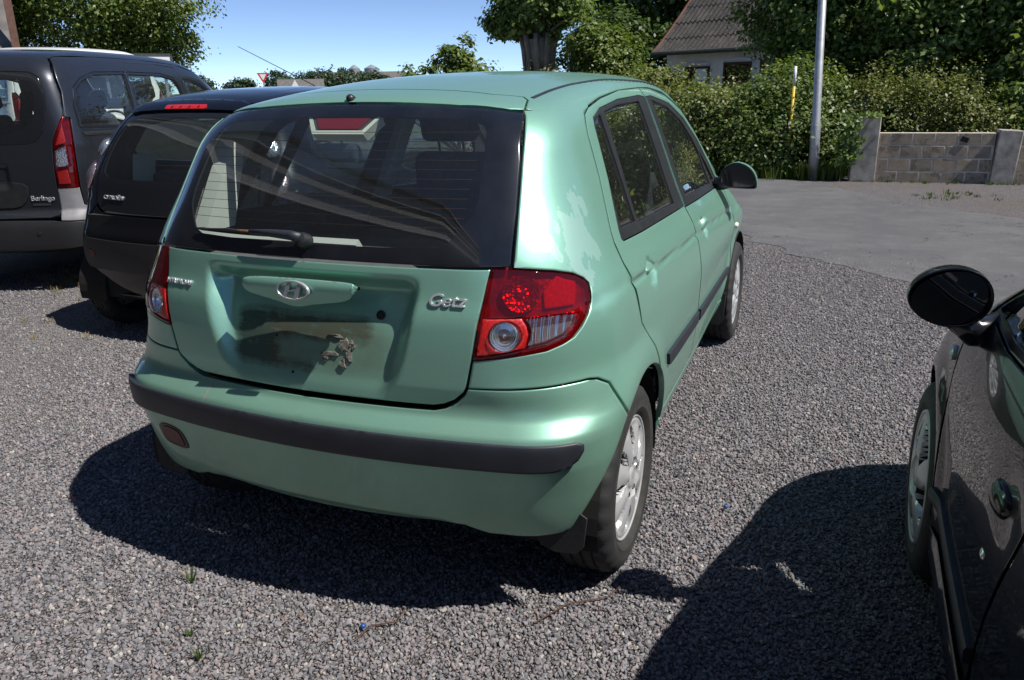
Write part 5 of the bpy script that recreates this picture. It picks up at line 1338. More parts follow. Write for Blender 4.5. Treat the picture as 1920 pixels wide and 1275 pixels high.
def scatter(name, patch_mesh, coll, density_attr, smin, smax, seed, mat=None, tilt=3.2, label=None):
    o = obj(name, patch_mesh, mat); tag(o, label, kind='stuff')
    ng = bpy.data.node_groups.new(name, 'GeometryNodeTree')
    ng.interface.new_socket('Geometry', in_out='INPUT', socket_type='NodeSocketGeometry'); ng.interface.new_socket('Geometry', in_out='OUTPUT', socket_type='NodeSocketGeometry')
    N = ng.nodes; Lk = ng.links; gi = N.new('NodeGroupInput'); go = N.new('NodeGroupOutput')
    dp = N.new('GeometryNodeDistributePointsOnFaces'); dp.inputs['Seed'].default_value = seed
    at = N.new('GeometryNodeInputNamedAttribute'); at.data_type = 'FLOAT'; at.inputs[0].default_value = 'dens'
    Lk.new(gi.outputs[0], dp.inputs['Mesh']); Lk.new(at.outputs[0], dp.inputs['Density'])
    ci = N.new('GeometryNodeCollectionInfo'); ci.inputs[0].default_value = coll; ci.inputs['Separate Children'].default_value = True; ci.inputs['Reset Children'].default_value = True
    ip = N.new('GeometryNodeInstanceOnPoints'); ip.inputs['Pick Instance'].default_value = True
    r1 = N.new('FunctionNodeRandomValue'); r1.data_type = 'FLOAT_VECTOR'; r1.inputs[0].default_value = (-tilt, -tilt, -3.2); r1.inputs[1].default_value = (tilt, tilt, 3.2)
    r2 = N.new('FunctionNodeRandomValue'); r2.data_type = 'FLOAT'; r2.inputs[2].default_value = smin; r2.inputs[3].default_value = smax
    pw = N.new('ShaderNodeMath'); pw.operation = 'POWER'; pw.inputs[1].default_value = 1.0
    Lk.new(dp.outputs['Points'], ip.inputs['Points']); Lk.new(ci.outputs[0], ip.inputs['Instance'])
    e2r = N.new('FunctionNodeEulerToRotation'); Lk.new(r1.outputs[0], e2r.inputs[0]); Lk.new(e2r.outputs[0], ip.inputs['Rotation'])
    Lk.new(r2.outputs[1], ip.inputs['Scale']); Lk.new(ip.outputs[0], go.inputs[0])
    md = o.modifiers.new('scatter', 'NODES'); md.node_group = ng
    return o
def stones():
    coll = stone_protos()
    nx, ny = 60, 56; xs = np.linspace(-5.2, 3.6, nx); ys = np.linspace(-1.9, 6.2, ny)
    X, Y = np.meshgrid(xs, ys); V = np.stack([X.ravel(), Y.ravel(), np.full(nx * ny, .003)], 1)
    F = [(j * nx + i, j * nx + i + 1, (j + 1) * nx + i + 1, (j + 1) * nx + i) for j in range(ny - 1) for i in range(nx - 1)]
    near = np.array(road_near)
    lim = np.interp(V[:, 0], near[::-1, 0], near[::-1, 1])
    D = np.hypot(V[:, 0] - CAM_POS[0], V[:, 1] - CAM_POS[1])
    pat = .5 + .5 * np.sin(V[:, 0] * 1.1 + 1.3 * np.sin(V[:, 1] * .8) + .6) * np.sin(V[:, 1] * .9 - .5 * V[:, 0])
    trk = np.exp(-((V[:, 0] + 2.95 + .75 * (V[:, 1] - .8)) / .50) ** 2)
    dens = 10500 * (1 - .35 * pat) * (1 - .75 * trk) * np.exp(-np.clip(D - 3.0, 0, None) / 3.2) * (.05 + .95 * (1 - sstep(-.5, .35, V[:, 1] - lim))) * (V[:, 1] < lim + 1.1)
    me = mesh('gravel_stones', V, F); a = me.attributes.new('dens', 'FLOAT', 'POINT'); a.data.foreach_set('value', dens.astype(np.float32))
    scatter('gravel_stones', me, coll, 'dens', .0040, .0096, 5, label='loose grey crushed stones covering the parking place')
    me2 = mesh('pebbles', V, F); a = me2.attributes.new('dens', 'FLOAT', 'POINT'); a.data.foreach_set('value', (dens * .005 + .5).astype(np.float32))
    scatter('pebbles', me2, coll, 'dens', .010, .017, 9, label='larger pale pebbles lying among the crushed stones')
stones()

# ---------------------------------------------------------------- foliage
def leaf_mat(key, dark, light, trans=.35, yellow=None):
    t = NT(key); t.n.remove(t.b)
    g = t.node('ShaderNodeNewGeometry'); rnd = g.outputs['Random Per Island']
    c = t.ramp(rnd, [(0, dark), (.75, light)] + ([(1., yellow)] if yellow else []))
    n = t.noise(.8, 4, .6); c = t.mix(t.math('MULTIPLY', t.math('SUBTRACT', n, .45, clamp=True), 1.6, clamp=True), c, tuple(x * .7 for x in dark))
    p = t.node('ShaderNodeBsdfPrincipled'); p.inputs['Roughness'].default_value = .45; p.inputs['Specular IOR Level'].default_value = .4; t.link(c, p.inputs['Base Color'])
    tr = t.node('ShaderNodeBsdfTranslucent'); t.link(t.mix(1., c, (1.25, 1.35, .55), 'MULTIPLY'), tr.inputs[0])
    m = t.node('ShaderNodeMixShader'); m.inputs[0].default_value = trans; t.link(p.outputs[0], m.inputs[1]); t.link(tr.outputs[0], m.inputs[2]); t.link(m.outputs[0], t.out.inputs[0])
    return done(t, key)
leaf_mat('leaf_hedge', (.072, .108, .026), (.20, .24, .066), yellow=(.32, .28, .12))
leaf_mat('leaf_hedge_pale', (.085, .115, .030), (.22, .25, .075), yellow=(.34, .29, .13))
leaf_mat('leaf_hedge_deep', (.060, .10, .025), (.155, .22, .056), yellow=(.25, .27, .08))
leaf_mat('leaf_tree', (.080, .135, .034), (.215, .295, .080), yellow=(.31, .36, .12), trans=.42)
leaf_mat('leaf_maple', (.070, .115, .022), (.16, .22, .045), yellow=(.22, .24, .06))
leaf_mat('leaf_dark', (.036, .066, .020), (.095, .145, .044))
leaf_mat('leaf_shrub', (.070, .10, .025), (.17, .20, .055), yellow=(.25, .22, .08))
leaf_mat('leaf_ivy', (.08, .14, .03), (.17, .24, .06), trans=.3)
leaf_mat('leaf_far', (.022, .045, .020), (.050, .082, .035), trans=.2)
leaf_mat('grass_blade', (.045, .085, .016), (.10, .16, .035), yellow=(.16, .17, .05))
leaf_mat('dry_grass', (.20, .16, .07), (.34, .27, .12))
def bark_mat(key, a, b):
    t = NT(key); mp = t.node('ShaderNodeMapping'); mp.inputs['Scale'].default_value = (9, 9, 1.6); t.link(t.coord(), mp.inputs[0])
    n = t.noise(2.2, 7, .7, vec=mp.outputs[0]); t.set(Base_Color=t.ramp(n, [(.3, a), (.7, b)]), Roughness=.95, Specular_IOR_Level=.15, Normal=t.bump(n, .9, .04)); return done(t, key)
bark_mat('bark', (.045, .035, .027), (.14, .115, .09)); bark_mat('bark_pale', (.14, .115, .09), (.40, .34, .27))

def leaves(P, N, size, rg, aspect=.62, var=.35, fold=.25):
    """kite-shaped leaves at P facing about N -> verts of quads"""
    n = len(P)
    N = N + rg.normal(size=(n, 3)) * .55; N /= np.linalg.norm(N, axis=1, keepdims=True)
    A = np.cross(N, rg.normal(size=(n, 3))); A /= np.linalg.norm(A, axis=1, keepdims=True) + 1e-9
    A[:, 2] -= .35; A -= N * (A * N).sum(1, keepdims=True); A /= np.linalg.norm(A, axis=1, keepdims=True) + 1e-9
    B = np.cross(N, A); s = size * (1 + rg.uniform(-var, var, (n, 1)))
    v = np.empty((n, 4, 3))
    v[:, 0] = P - A * s * .5; v[:, 1] = P + B * s * aspect * .5 + A * s * .02 + N * s * fold * .3; v[:, 2] = P + A * s * .55; v[:, 3] = P - B * s * aspect * .5 + A * s * .02 + N * s * fold * .3
    return v.reshape(-1, 3)
def crown_points(rg, c, r, n_cl, per, cl_r, shell=.55, floor=None, lump=.25):
    """clumped leaf positions inside an uneven ellipsoid"""
    c = np.array(c, float); r = np.array(r, float)
    d = rg.normal(size=(n_cl, 3)); d /= np.linalg.norm(d, axis=1, keepdims=True)
    ph = rg.uniform(0, 6.28, 6); f = 1 + lump * (np.sin(d[:, 0] * 3.1 + ph[0]) * np.sin(d[:, 1] * 2.7 + ph[1]) + .6 * np.sin(d[:, 2] * 4.3 + ph[2] + d[:, 0] * 2))
    rad = (shell + (1 - shell) * rg.uniform(0, 1, n_cl) ** .6) * f
    C = c + d * r * rad[:, None]
    P = np.repeat(C, per, 0) + rg.normal(size=(n_cl * per, 3)) * cl_r * np.array([1, 1, .62]) * np.repeat(rg.uniform(.6, 1.3, n_cl), per)[:, None]
    N = np.repeat(d, per, 0) * .55 + np.array([0, 0, .75]) + (P - np.repeat(C, per, 0)) / (cl_r + 1e-6) * .35
    if floor is not None: k = P[:, 2] > floor; P, N = P[k], N[k]
    return P, N, C
def limb_mesh(rg, base, c, r, tips, r0, bend=.15):
    b = MB(); base = Vector(base); top = Vector((c[0], c[1], c[2] - r[2] * .1))
    mid = base.lerp(top, .5) + Vector(rg.normal(size=3) * bend); b.tube([base, base.lerp(mid, .4), mid, top], [r0 * 1.25, r0, r0 * .8, r0 * .4], 9)
    for t in tips:
        t = Vector(t); s = base.lerp(top, rg.uniform(.35, .8)); m = s.lerp(t, .5) + Vector((0, 0, .15)) + Vector(rg.normal(size=3) * bend)
        b.tube([s, m, t], [r0 * .34, r0 * .2, r0 * .06], 6, cap=False)
    return b
def tree(name, label, cat, base, crowns, leaf, mat, trunk_r=.16, bark='bark', group=None, seed=1, limbs=8, trunk_top=None, floor=.15, shoots=0):
    """crowns: list of (centre, radii, clumps, leaves per clump, clump radius)"""
    rg = np.random.default_rng(seed); G = thing(name, label, cat, base, group=group); base = np.array(base, float)
    V = []; tips = []
    for (c, r, ncl, per, clr) in crowns:
        P, N, C = crown_points(rg, c, r, ncl, per, clr, floor=floor); V.append(leaves(P, N, leaf, rg)); tips += list(C[rg.choice(len(C), min(limbs, len(C)), replace=False)])
    if shoots:
        c_, r_ = np.array(crowns[0][0]), np.array(crowns[0][1]); Ps = []
        for _ in range(shoots):
            a_ = rg.uniform(0, 6.28); q_ = rg.uniform(0, 1) ** .5; b0 = c_ + r_ * np.array([q_ * math.cos(a_), q_ * math.sin(a_), math.sqrt(max(0, 1 - q_ * q_)) * .9]); d_ = np.array([rg.normal() * .35, rg.normal() * .35, 1.]); L_ = rg.uniform(.15, .5)
            Ps.append(b0 + d_ * (rg.uniform(0, 1, (14, 1)) * L_) + rg.normal(size=(14, 3)) * .03)
        Ps = np.concatenate(Ps); V.append(leaves(Ps, np.tile([0, -.3, .8], (len(Ps), 1)), leaf * .85, rg))
    V = np.concatenate(V) - base
    obj('crown', quad_mesh('crown', V, len(V) // 4), mat, G)
    c0, r0 = crowns[0][0], crowns[0][1]
    b = limb_mesh(rg, (0, 0, -.05), np.array(c0) - base, r0, [np.array(t) - base for t in tips[:limbs * 2]], trunk_r); b.build('trunk', bark, G, smooth=True)
    return G
# ---------------------------------------------------------------- greenery round the place
def green():
    HB = 'bushes of the roadside hedge'
    # hedge along the far side of the road, bush by bush
    hs = [((-5.2, 14.9), (1.5, 1.2, .85), .80, 'leaf_hedge', 'tangled green hedge bush at the end of the hedge farthest from the block wall', 11),
          ((-3.1, 13.7), (1.5, 1.1, .72), .78, 'leaf_hedge_pale', 'tall tangled green hedge bush with pale shoots on top', 12),
          ((-1.2, 13.0), (1.35, 1.05, .68), .76, 'leaf_hedge', 'broad green bramble bush beside the road in front of the white house', 13),
          ((.25, 12.65), (1.1, .95, .80), .80, 'leaf_hedge_deep', 'dense green bramble bush behind the yellow and white marker pole', 14)]
    for (xy, r, cz, m, lab, sd_) in hs:
        tree('hedge_bush', lab, 'bush', (*xy, 0), [((*xy, cz), r, 340, 60, .16), ((xy[0], xy[1] - .5, cz * .55), (r[0], .7, .6), 160, 54, .15)], .070, m, .03, seed=sd_, group=HB, limbs=10, floor=.02, shoots=70)
    sh = [((1.8, 12.75), (.75, .6, .70), .86, 'leaf_shrub', 'light green feathery shrub behind the first wall pillar', 21), ((2.6, 12.7), (.85, .6, .68), .84, 'leaf_shrub', 'olive green fine-leaved shrub over the middle of the block wall', 22),
          ((3.25, 12.6), (.6, .55, .45), .62, 'leaf_shrub', 'low yellowish shrub beside the second wall pillar', 23)]
    for (xy, r, cz, m, lab, sd_) in sh:
        tree('garden_shrub', lab, 'shrub', (*xy, 0), [((*xy, cz), r, 240, 46, .11)], .052, m, .025, seed=sd_, group='shrubs behind the block wall', limbs=10, floor=.02, shoots=60)
    tree('garden_shrub', 'dark glossy shrub behind the wall past the second pillar', 'shrub', (4.3, 12.9, 0), [((4.3, 12.9, .9), (1.0, .8, .85), 260, 44, .14)], .09, 'leaf_tree', .03, seed=24, group='shrubs behind the block wall', limbs=8, floor=.02)
    # trees in the garden
    TG = 'trees in the garden behind the wall'
    tree('garden_tree', 'large broad-leaved tree rising behind the lamp post and block wall', 'tree', (1.9, 15.6, 0), [((1.7, 15.4, 3.2), (2.1, 1.6, 2.0), 640, 56, .17), ((.55, 15.0, 3.2), (1.15, 1.0, 1.5), 280, 56, .16), ((2.7, 14.7, 2.3), (1.4, 1.1, 1.3), 300, 56, .16)], .098, 'leaf_tree', .2, seed=31, group=TG, limbs=12)
    tree('garden_tree', 'dark shady tree at the back of the garden beside the house', 'tree', (3.4, 18.0, 0), [((3.2, 18.0, 3.6), (3.2, 1.6, 3.2), 640, 50, .3)], .14, 'leaf_dark', .22, seed=32, group=TG, limbs=10, floor=.1)
    tree('garden_tree', 'broad-leaved tree over the block wall past the second pillar', 'tree', (5.2, 14.6, 0), [((4.9, 14.3, 2.9), (1.7, 1.4, 2.1), 560, 50, .20), ((4.3, 13.7, 1.7), (1.0, .9, 1.0), 220, 50, .16)], .10, 'leaf_tree', .18, seed=33, group=TG, limbs=10)
    for i, (x, y, lab) in enumerate(((8.2, 13.6, 'leafy roadside tree well to the right of the wall'), (11.5, 10.5, 'leafy roadside tree standing beyond the bend of the road'), (15.0, 6.5, 'leafy roadside tree on the verge far to the right'), (18.5, 2.0, 'leafy roadside tree at the end of the tree row'))):
        tree('roadside_tree', lab, 'tree', (x, y, 0), [((x, y, 2.9), (2.1, 2.0, 2.6), 420, 36, .26)], .16, 'leaf_tree', .17, seed=41 + i, group='trees along the road beyond the picture', limbs=8)
    # middle distance
    tree('tall_tree', 'tall dark tree behind the white house', 'tree', (-5.4, 30.0, 0), [((-5.0, 30.0, 6.3), (3.2, 2.2, 3.4), 420, 36, .42)], .22, 'leaf_dark', .24, seed=51, group='tall trees behind the house', limbs=12)
    tree('tall_tree', 'tall dark tree with bare trunk between pollard and house', 'tree', (-7.2, 32.0, 0), [((-7.4, 32.0, 6.2), (2.6, 2.0, 3.0), 340, 36, .42)], .22, 'leaf_dark', .24, seed=52, group='tall trees behind the house', limbs=12)
    tree('tall_tree', 'dark tall tree behind the garden trees on the house side', 'tree', (2.5, 27.0, 0), [((2.5, 27.0, 5.5), (3.6, 2.0, 4.2), 420, 36, .42)], .24, 'leaf_dark', .26, seed=53, group='tall trees behind the house', limbs=12)
    tree('maple_bush', 'bright green maple-like bush beside the pollard tree', 'bush', (-5.2, 20.45, 0), [((-5.2, 20.45, 1.9), (.95, .8, 1.35), 380, 44, .17)], .12, 'leaf_maple', .06, seed=54, limbs=8)
    tree('garden_bush', 'rough green bush under the corner of the white house', 'bush', (-3.5, 18.5, 0), [((-3.5, 18.5, 1.0), (1.15, .8, .75), 240, 44, .18)], .12, 'leaf_hedge', .05, seed=55, limbs=8)
    tree('loose_shrub', 'loose spreading shrub with open twigs against the sky', 'shrub', (-8.0, 16.7, 0), [((-8.0, 16.7, 2.1), (.55, .5, .55), 50, 36, .10), ((-7.7, 16.8, 1.55), (.75, .6, .55), 90, 40, .14), ((-8.85, 16.3, 1.75), (.45, .4, .28), 26, 32, .09)], .12, 'leaf_maple', .05, seed=56, limbs=22)
    for i, (x, y, zz_, rr_, lab) in enumerate(((-6.6, 26.0, 1.9, 1.3, 'undergrowth bush between the pollard and the tall trees'), (-4.6, 27.8, 1.9, 2.0, 'undergrowth bush behind the maple-like bush'), (-2.6, 30.5, 2.4, 2.2, 'undergrowth bush hidden behind the corner of the house'))):
        tree('undergrowth', lab, 'bush', (x, y, 0), [((x, y, zz_), (rr_, 1.2, 2.0), 320, 36, .3)], .18, 'leaf_dark', .08, seed=57 + i, limbs=6)
    # pollard: stout trunk with knuckles and a cap of shoots
    G = thing('pollard_tree', 'pollarded tree with a thick cut trunk and a dense leafy cap', 'tree', (-7.48, 21.31, 0)); rg = np.random.default_rng(61)
    P, N, C = crown_points(rg, (.0, 0, 3.85), (1.35, 1.0, .95), 330, 42, .15, floor=2.75); P2, N2, _ = crown_points(rg, (-1.0, 0, 3.3), (.7, .5, .4), 50, 40, .14)
    V = leaves(np.concatenate([P, P2]), np.concatenate([N, N2]), .15, rg); obj('crown', quad_mesh('crown', V, len(V) // 4), 'leaf_tree', G)
    b = MB(); b.tube([(0, 0, -.05), (.02, 0, 1.2), (.05, 0, 2.3), (0, 0, 2.9)], [.46, .38, .40, .44], 14)
    for a in (-.45, -.15, .2, .5): b.tube([(a * .5, -.05, 2.2), (a * .75, -.05, 2.7), (a, 0, 3.1)], [.16, .17, .12], 9)
    for t in C[::12]: b.tube([(0, 0, 2.9), tuple(np.array(t) * .6 + [0, 0, 1.2]), tuple(t)], [.06, .04, .015], 5, cap=False)
    for k in range(9):
        t = 2 * math.pi * k / 9; q = rg.uniform(.30, .40); b.tube([(q * math.cos(t) * 1.1, q * math.sin(t), -.05), (q * math.cos(t), q * math.sin(t), 1.4), (q * 1.15 * math.cos(t + .1), q * 1.1 * math.sin(t + .1), 2.6), (q * 1.5 * math.cos(t), q * 1.3 * math.sin(t), 3.05)], [.13, .10, .11, .08], 8)
    b.build('trunk', 'bark_pale', G, smooth=True)
    # big tree far left
    G = tree('spreading_tree', 'big spreading tree with several trunks behind the grey van', 'tree', (-23.2, 19.8, 0), [((-23.4, 19.3, 4.6), (3.5, 2.5, 2.6), 640, 54, .30), ((-21.7, 20.6, 4.0), (1.3, 1.3, 1.6), 200, 52, .24), ((-25.6, 17.4, 4.2), (1.8, 1.4, 2.1), 250, 52, .28)], .13, 'leaf_maple', .22, seed=71, limbs=16)
    # far trees
    for i, (x, y, s_) in enumerate(((-168, 178, 1.25), (-160, 186, 1.0), (-151, 194, 1.5), (-144, 200, 1.7), (-137, 205, 1.8), (-131, 211, 1.55), (-122, 222, 1.3), (-117, 226, 1.15), (-178, 172, .9), (-186, 164, 1.0), (-108, 236, .6), (-99, 242, .5))):
        tree('far_tree', ['round dark tree on the low hill far away'][0], 'tree', (x, y, 0), [((x, y, 1.9 * s_ + 2.2), (4.0 * s_, 3.6 * s_, 2.0 * s_), 150, 16, .7)], .8, 'leaf_far', .3, seed=80 + i, group='far trees on the low hill', limbs=3)

def tuft_mesh(name, pts, h, rg, blades=26, spread=.05, wdt=.006):
    V = []
    for (x, y, z) in pts:
        n = blades; a = rg.uniform(0, 6.28, n); r_ = rg.uniform(0, spread, n); hh = h * rg.uniform(.5, 1.2, n); lean = rg.uniform(.05, .5, n)
        bx = x + r_ * np.cos(a); by = y + r_ * np.sin(a); tx = bx + hh * lean * np.cos(a); ty = by + hh * lean * np.sin(a)
        px_, py_ = -np.sin(a) * wdt, np.cos(a) * wdt
        q = np.empty((n, 4, 3)); q[:, 0] = np.stack([bx - px_, by - py_, np.full(n, z)], 1); q[:, 1] = np.stack([bx + px_, by + py_, np.full(n, z)], 1)
        q[:, 2] = np.stack([tx + px_ * .3, ty + py_ * .3, z + hh], 1); q[:, 3] = np.stack([tx - px_ * .3, ty - py_ * .3, z + hh], 1); V.append(q.reshape(-1, 3))
    V = np.concatenate(V); return quad_mesh(name, V, len(V) // 4)
def grasses():
    rg = np.random.default_rng(5)
    pts = [(x, 11.75 - .25 * (x + 1) * .5 + rg.normal() * .12 + abs(rg.normal()) * .2, 0) for x in rg.uniform(-3.2, 1.25, 220)] + [(rg.uniform(-.4, 1.3), 11.35 + abs(rg.normal()) * .3, 0) for _ in range(90)]
    tag(obj('verge_grass', tuft_mesh('verge_grass', pts, .21, rg, 22, .17, .0075), 'grass_blade'), 'long green grass along the foot of the hedge', kind='stuff')
    pts = [(x, 11.27 + rg.normal() * .05, 0) for x in rg.uniform(1.5, 4.5, 40)] + [(rg.uniform(2.2, 4.6), rg.normal(9.6, .3), 0) for _ in range(40)]
    tag(obj('weeds', tuft_mesh('weeds', pts, .035, rg, 12, .09, .006), 'grass_blade'), 'small weeds at the foot of the block wall', kind='stuff')
    pts = [(rg.uniform(-4.9, -2.6), rg.uniform(.9, 2.2), .005) for _ in range(30)] + [(rg.uniform(-4.8, -4.0), 2.25 + rg.normal() * .12, .005) for _ in range(24)]
    tag(obj('dry_grass', tuft_mesh('dry_grass', pts, .035, rg, 14, .06, .0025), 'dry_grass'), 'dry yellow grass wisps on the gravel near the van', kind='stuff')
    for k, (x, y, s_) in enumerate(((-.425, -.60, 1.0), (-.145, -.86, .7), (-.24, -.80, .5))):
        G = tuft_mesh('weed', [(0, 0, 0)], .045 * s_, rg, 9, .012, .004)
        o = obj('weed', G, 'grass_blade'); o.location = (x, y, .006); tag(o, 'tiny green weed sprouting from the gravel behind the green car', 'weed', 'weeds in the gravel')

# ---------------------------------------------------------------- built things
def blockm():
    for k, c in enumerate(((.25, .208, .160), (.225, .190, .150), (.27, .222, .168), (.21, .182, .146))):
        t = NT('block%d' % k); oi = t.node('ShaderNodeObjectInfo')
        va = t.node('ShaderNodeVectorMath', operation='ADD'); t.link(t.coord(), va.inputs[0]); cx_ = t.node('ShaderNodeCombineXYZ'); rv = t.math('MULTIPLY', oi.outputs['Random'], 37.); t.link(rv, cx_.inputs[0]); t.link(rv, cx_.inputs[2]); t.link(cx_.outputs[0], va.inputs[1])
        n = t.noise(9, 8, .7, vec=va.outputs[0]); lo = tuple(x * .8 for x in c); hi = tuple(x * 1.5 for x in c)
        col = t.ramp(n, [(.25, lo), (.6, hi)]); col = t.mix(t.math('MULTIPLY', t.math('GREATER_THAN', t.noise(4, 5, .6, vec=va.outputs[0]), .60), .45), col, (.07, .065, .055))
        t.set(Base_Color=col, Roughness=.95, Specular_IOR_Level=.15, Normal=t.bump(t.noise(70, 5, .7), .7, .01)); done(t, 'block%d' % k)
    plain('mortar', (.54, .50, .43), .95, var=.25, vscale=14)
    plain('concrete', (.34, .315, .28), .95, var=.45, vscale=6, bump=.5, bscale=60)
    plain('rendered_white', (.82, .83, .84), .9, var=.10, vscale=3)
    plain('galvanised', (.42, .44, .46), .45, metal=.55, var=.22, vscale=9)
    plain('pole_white', (.75, .76, .78), .5, var=.08); plain('pole_yellow', (.62, .42, .03), .5, var=.15)
    plain('window_brown', (.075, .022, .016), .6, var=.2); plain('barge_red', (.13, .055, .04), .8, var=.2); plain('gutter', (.045, .055, .05), .6, var=.2)
    t = NT('fibre_cement'); n = t.noise(1.3, 9, .72); m2 = t.noise(14, 6, .7)
    col = t.ramp(m2, [(.3, (.028, .026, .026)), (.7, (.090, .083, .080))]); col = t.mix(t.math('MULTIPLY', t.math('SUBTRACT', n, .48, clamp=True), 3.2, clamp=True), col, (.125, .113, .105))
    t.set(Base_Color=col, Roughness=.95, Specular_IOR_Level=.1, Normal=t.bump(m2, .6, .02)); done(t, 'fibre_cement')
    plain('dark_pane', (.012, .014, .016), .06, coat=1.)
    plain('roof_grey', (.12, .112, .105), .9, var=.35, vscale=2); plain('far_white', (.72, .71, .69), .9); plain('silo', (.30, .33, .36), .5, metal=.4, var=.1); plain('sign_red', (.55, .03, .035), .4)
    plain('brick_brown', (.13, .07, .05), .9, var=.3, vscale=5)

def wall():
    W = thing('block_wall', 'low weathered concrete block wall between two pillars across the road', 'wall', (1.40, 11.42, 0), math.atan2(.06, 1.9))
    rr = random.Random(8); L, Hh, T = .302, .190, .19; base = {}
    for k in range(4):
        b = MB(); b.box((0, 0, 0), (L - .022, T, Hh - .022)); base[k] = b
    meshes = []
    for k in range(4):
        b = MB(); b.box((0, 0, 0), (L - .022, T, Hh - .022)); o = b.build('block', 'block%d' % k, None, bevel=.004, seg=1); meshes.append(o.data); bpy.data.objects.remove(o)
    def blocks(parent, x0, x1, rows, z0, dzdx=0.):
        for r_ in range(rows):
            x = x0 + (0 if r_ % 2 == 0 else -L * .48)
            while x < x1 - .02:
                a, c = max(x, x0), min(x + L, x1)
                if c - a > .07:
                    o = bpy.data.objects.new('block', rr.choice(meshes)); COL.objects.link(o); o.parent = parent
                    o.location = ((a + c) / 2, rr.uniform(-.003, .003), z0 + Hh * (r_ + .5)); o.scale = ((c - a - .022) / (L - .022), 1, 1); o.rotation_euler = (0, rr.uniform(-.004, .004), 0)
                x += L
        b = MB(); b.box(((x0 + x1) / 2, .004, z0 + rows * Hh / 2 - .004), (x1 - x0, T - .003, rows * Hh - .010)); b.build('mortar', 'mortar', parent)
    blocks(W, .36, 1.895, 4, -.03)
    b = MB(); b.box((.17, 0, .46), (.36, .34, 1.0)); b.build('pillar', 'concrete', W, bevel=.015)
    b = MB(); b.box((2.055, -.02, .365), (.30, .30, .80), Matrix.Rotation(.05, 3, 'Y')); b.build('pillar', 'concrete', W, bevel=.012)
    blocks(W, 2.215, 5.2, 4, -.03)
    b = MB(); b.box((5.40, 0, .42), (.34, .32, .9)); b.build('pillar', 'concrete', W, bevel=.012)
    b = MB(); b.box((1.50, -.095, .63), (.10, .03, .07), Matrix.Rotation(.4, 3, 'Y')); b.build('broken_hole', 'dark', W)
    rg = np.random.default_rng(2); P = np.stack([rg.normal(-.02, .09, 420), rg.normal(-.16, .06, 420), rg.uniform(.25, 1.02, 420)], 1); P[:, 0] += (P[:, 2] > .95) * rg.uniform(-.1, .4, 420)
    P += [1.40, 11.42, 0]; V = leaves(P, np.tile([0, -1., .4], (420, 1)), .075, rg); G = thing('ivy', 'pale green ivy climbing the first wall pillar', 'ivy', (1.40, 11.42, 0)); obj('foliage', quad_mesh('foliage', V - [1.40, 11.42, 0], len(V) // 4), 'leaf_ivy', G)
    b = MB(); b.tube([(-.02, -.17, 0), (-.04, -.18, .5), (.02, -.17, .95)], .008, 5); b.build('stem', 'bark', G)

def street():
    p0, p1 = Vector((.87, 11.35, 0)), Vector((.60, 11.45, 6.2))
    G = thing('lamp_post', 'grey galvanised lamp post leaning slightly beside the hedge', 'lamp post', p0); b = MB(); d = p1 - p0
    b.tube([(0, 0, -.1), tuple(d * .14), tuple(d * .145), tuple(d)], [.075, .075, .064, .052], 20); b.build('post', 'galvanised', G, smooth=True)
    b = MB(); b.tube([tuple(d), tuple(d + Vector((0, -.3, .5))), tuple(d + Vector((0, -1.2, .7)))], [.03, .03, .03], 10); b.build('arm', 'galvanised', G, smooth=True)
    b = MB(); b.box(tuple(d + Vector((0, -1.45, .72))), (.22, .6, .12)); b.build('lamp_head', 'galvanised', G, bevel=.04)
    G = thing('marker_pole', 'thin marker pole painted yellow below and white on top', 'pole', (.44, 11.75, 0))
    b = MB(); b.tube([(0, 0, 0), (0, 0, 1.42)], .022, 12); b.build('lower_pole', 'pole_yellow', G, smooth=True); b = MB(); b.tube([(0, 0, 1.42), (0, 0, 1.72)], .0222, 12); b.build('upper_pole', 'pole_white', G, smooth=True)
    # give-way sign
    c = (-47.6, 58.0); G = thing('give_way_sign', 'red and white triangular give-way sign on a post', 'road sign', (*c, 0), R(39))
    b = MB(); b.tube([(0, 0, 0), (0, 0, 3.4)], .045, 8); b.build('post', 'galvanised', G)
    tri = lambda s_: [(-.45 * s_, .26 * s_), (.45 * s_, .26 * s_), (0, -.52 * s_)]
    b = MB(); b.prism(tri(1.15), lambda p, k: (p[0], -.06 - .02 * k, 3.15 + p[1])); b.build('sign_plate', 'sign_red', G); b = MB(); b.prism(tri(.66), lambda p, k: (p[0], -.082 - .004 * k, 3.17 + p[1])); b.build('sign_face', 'far_white', G)

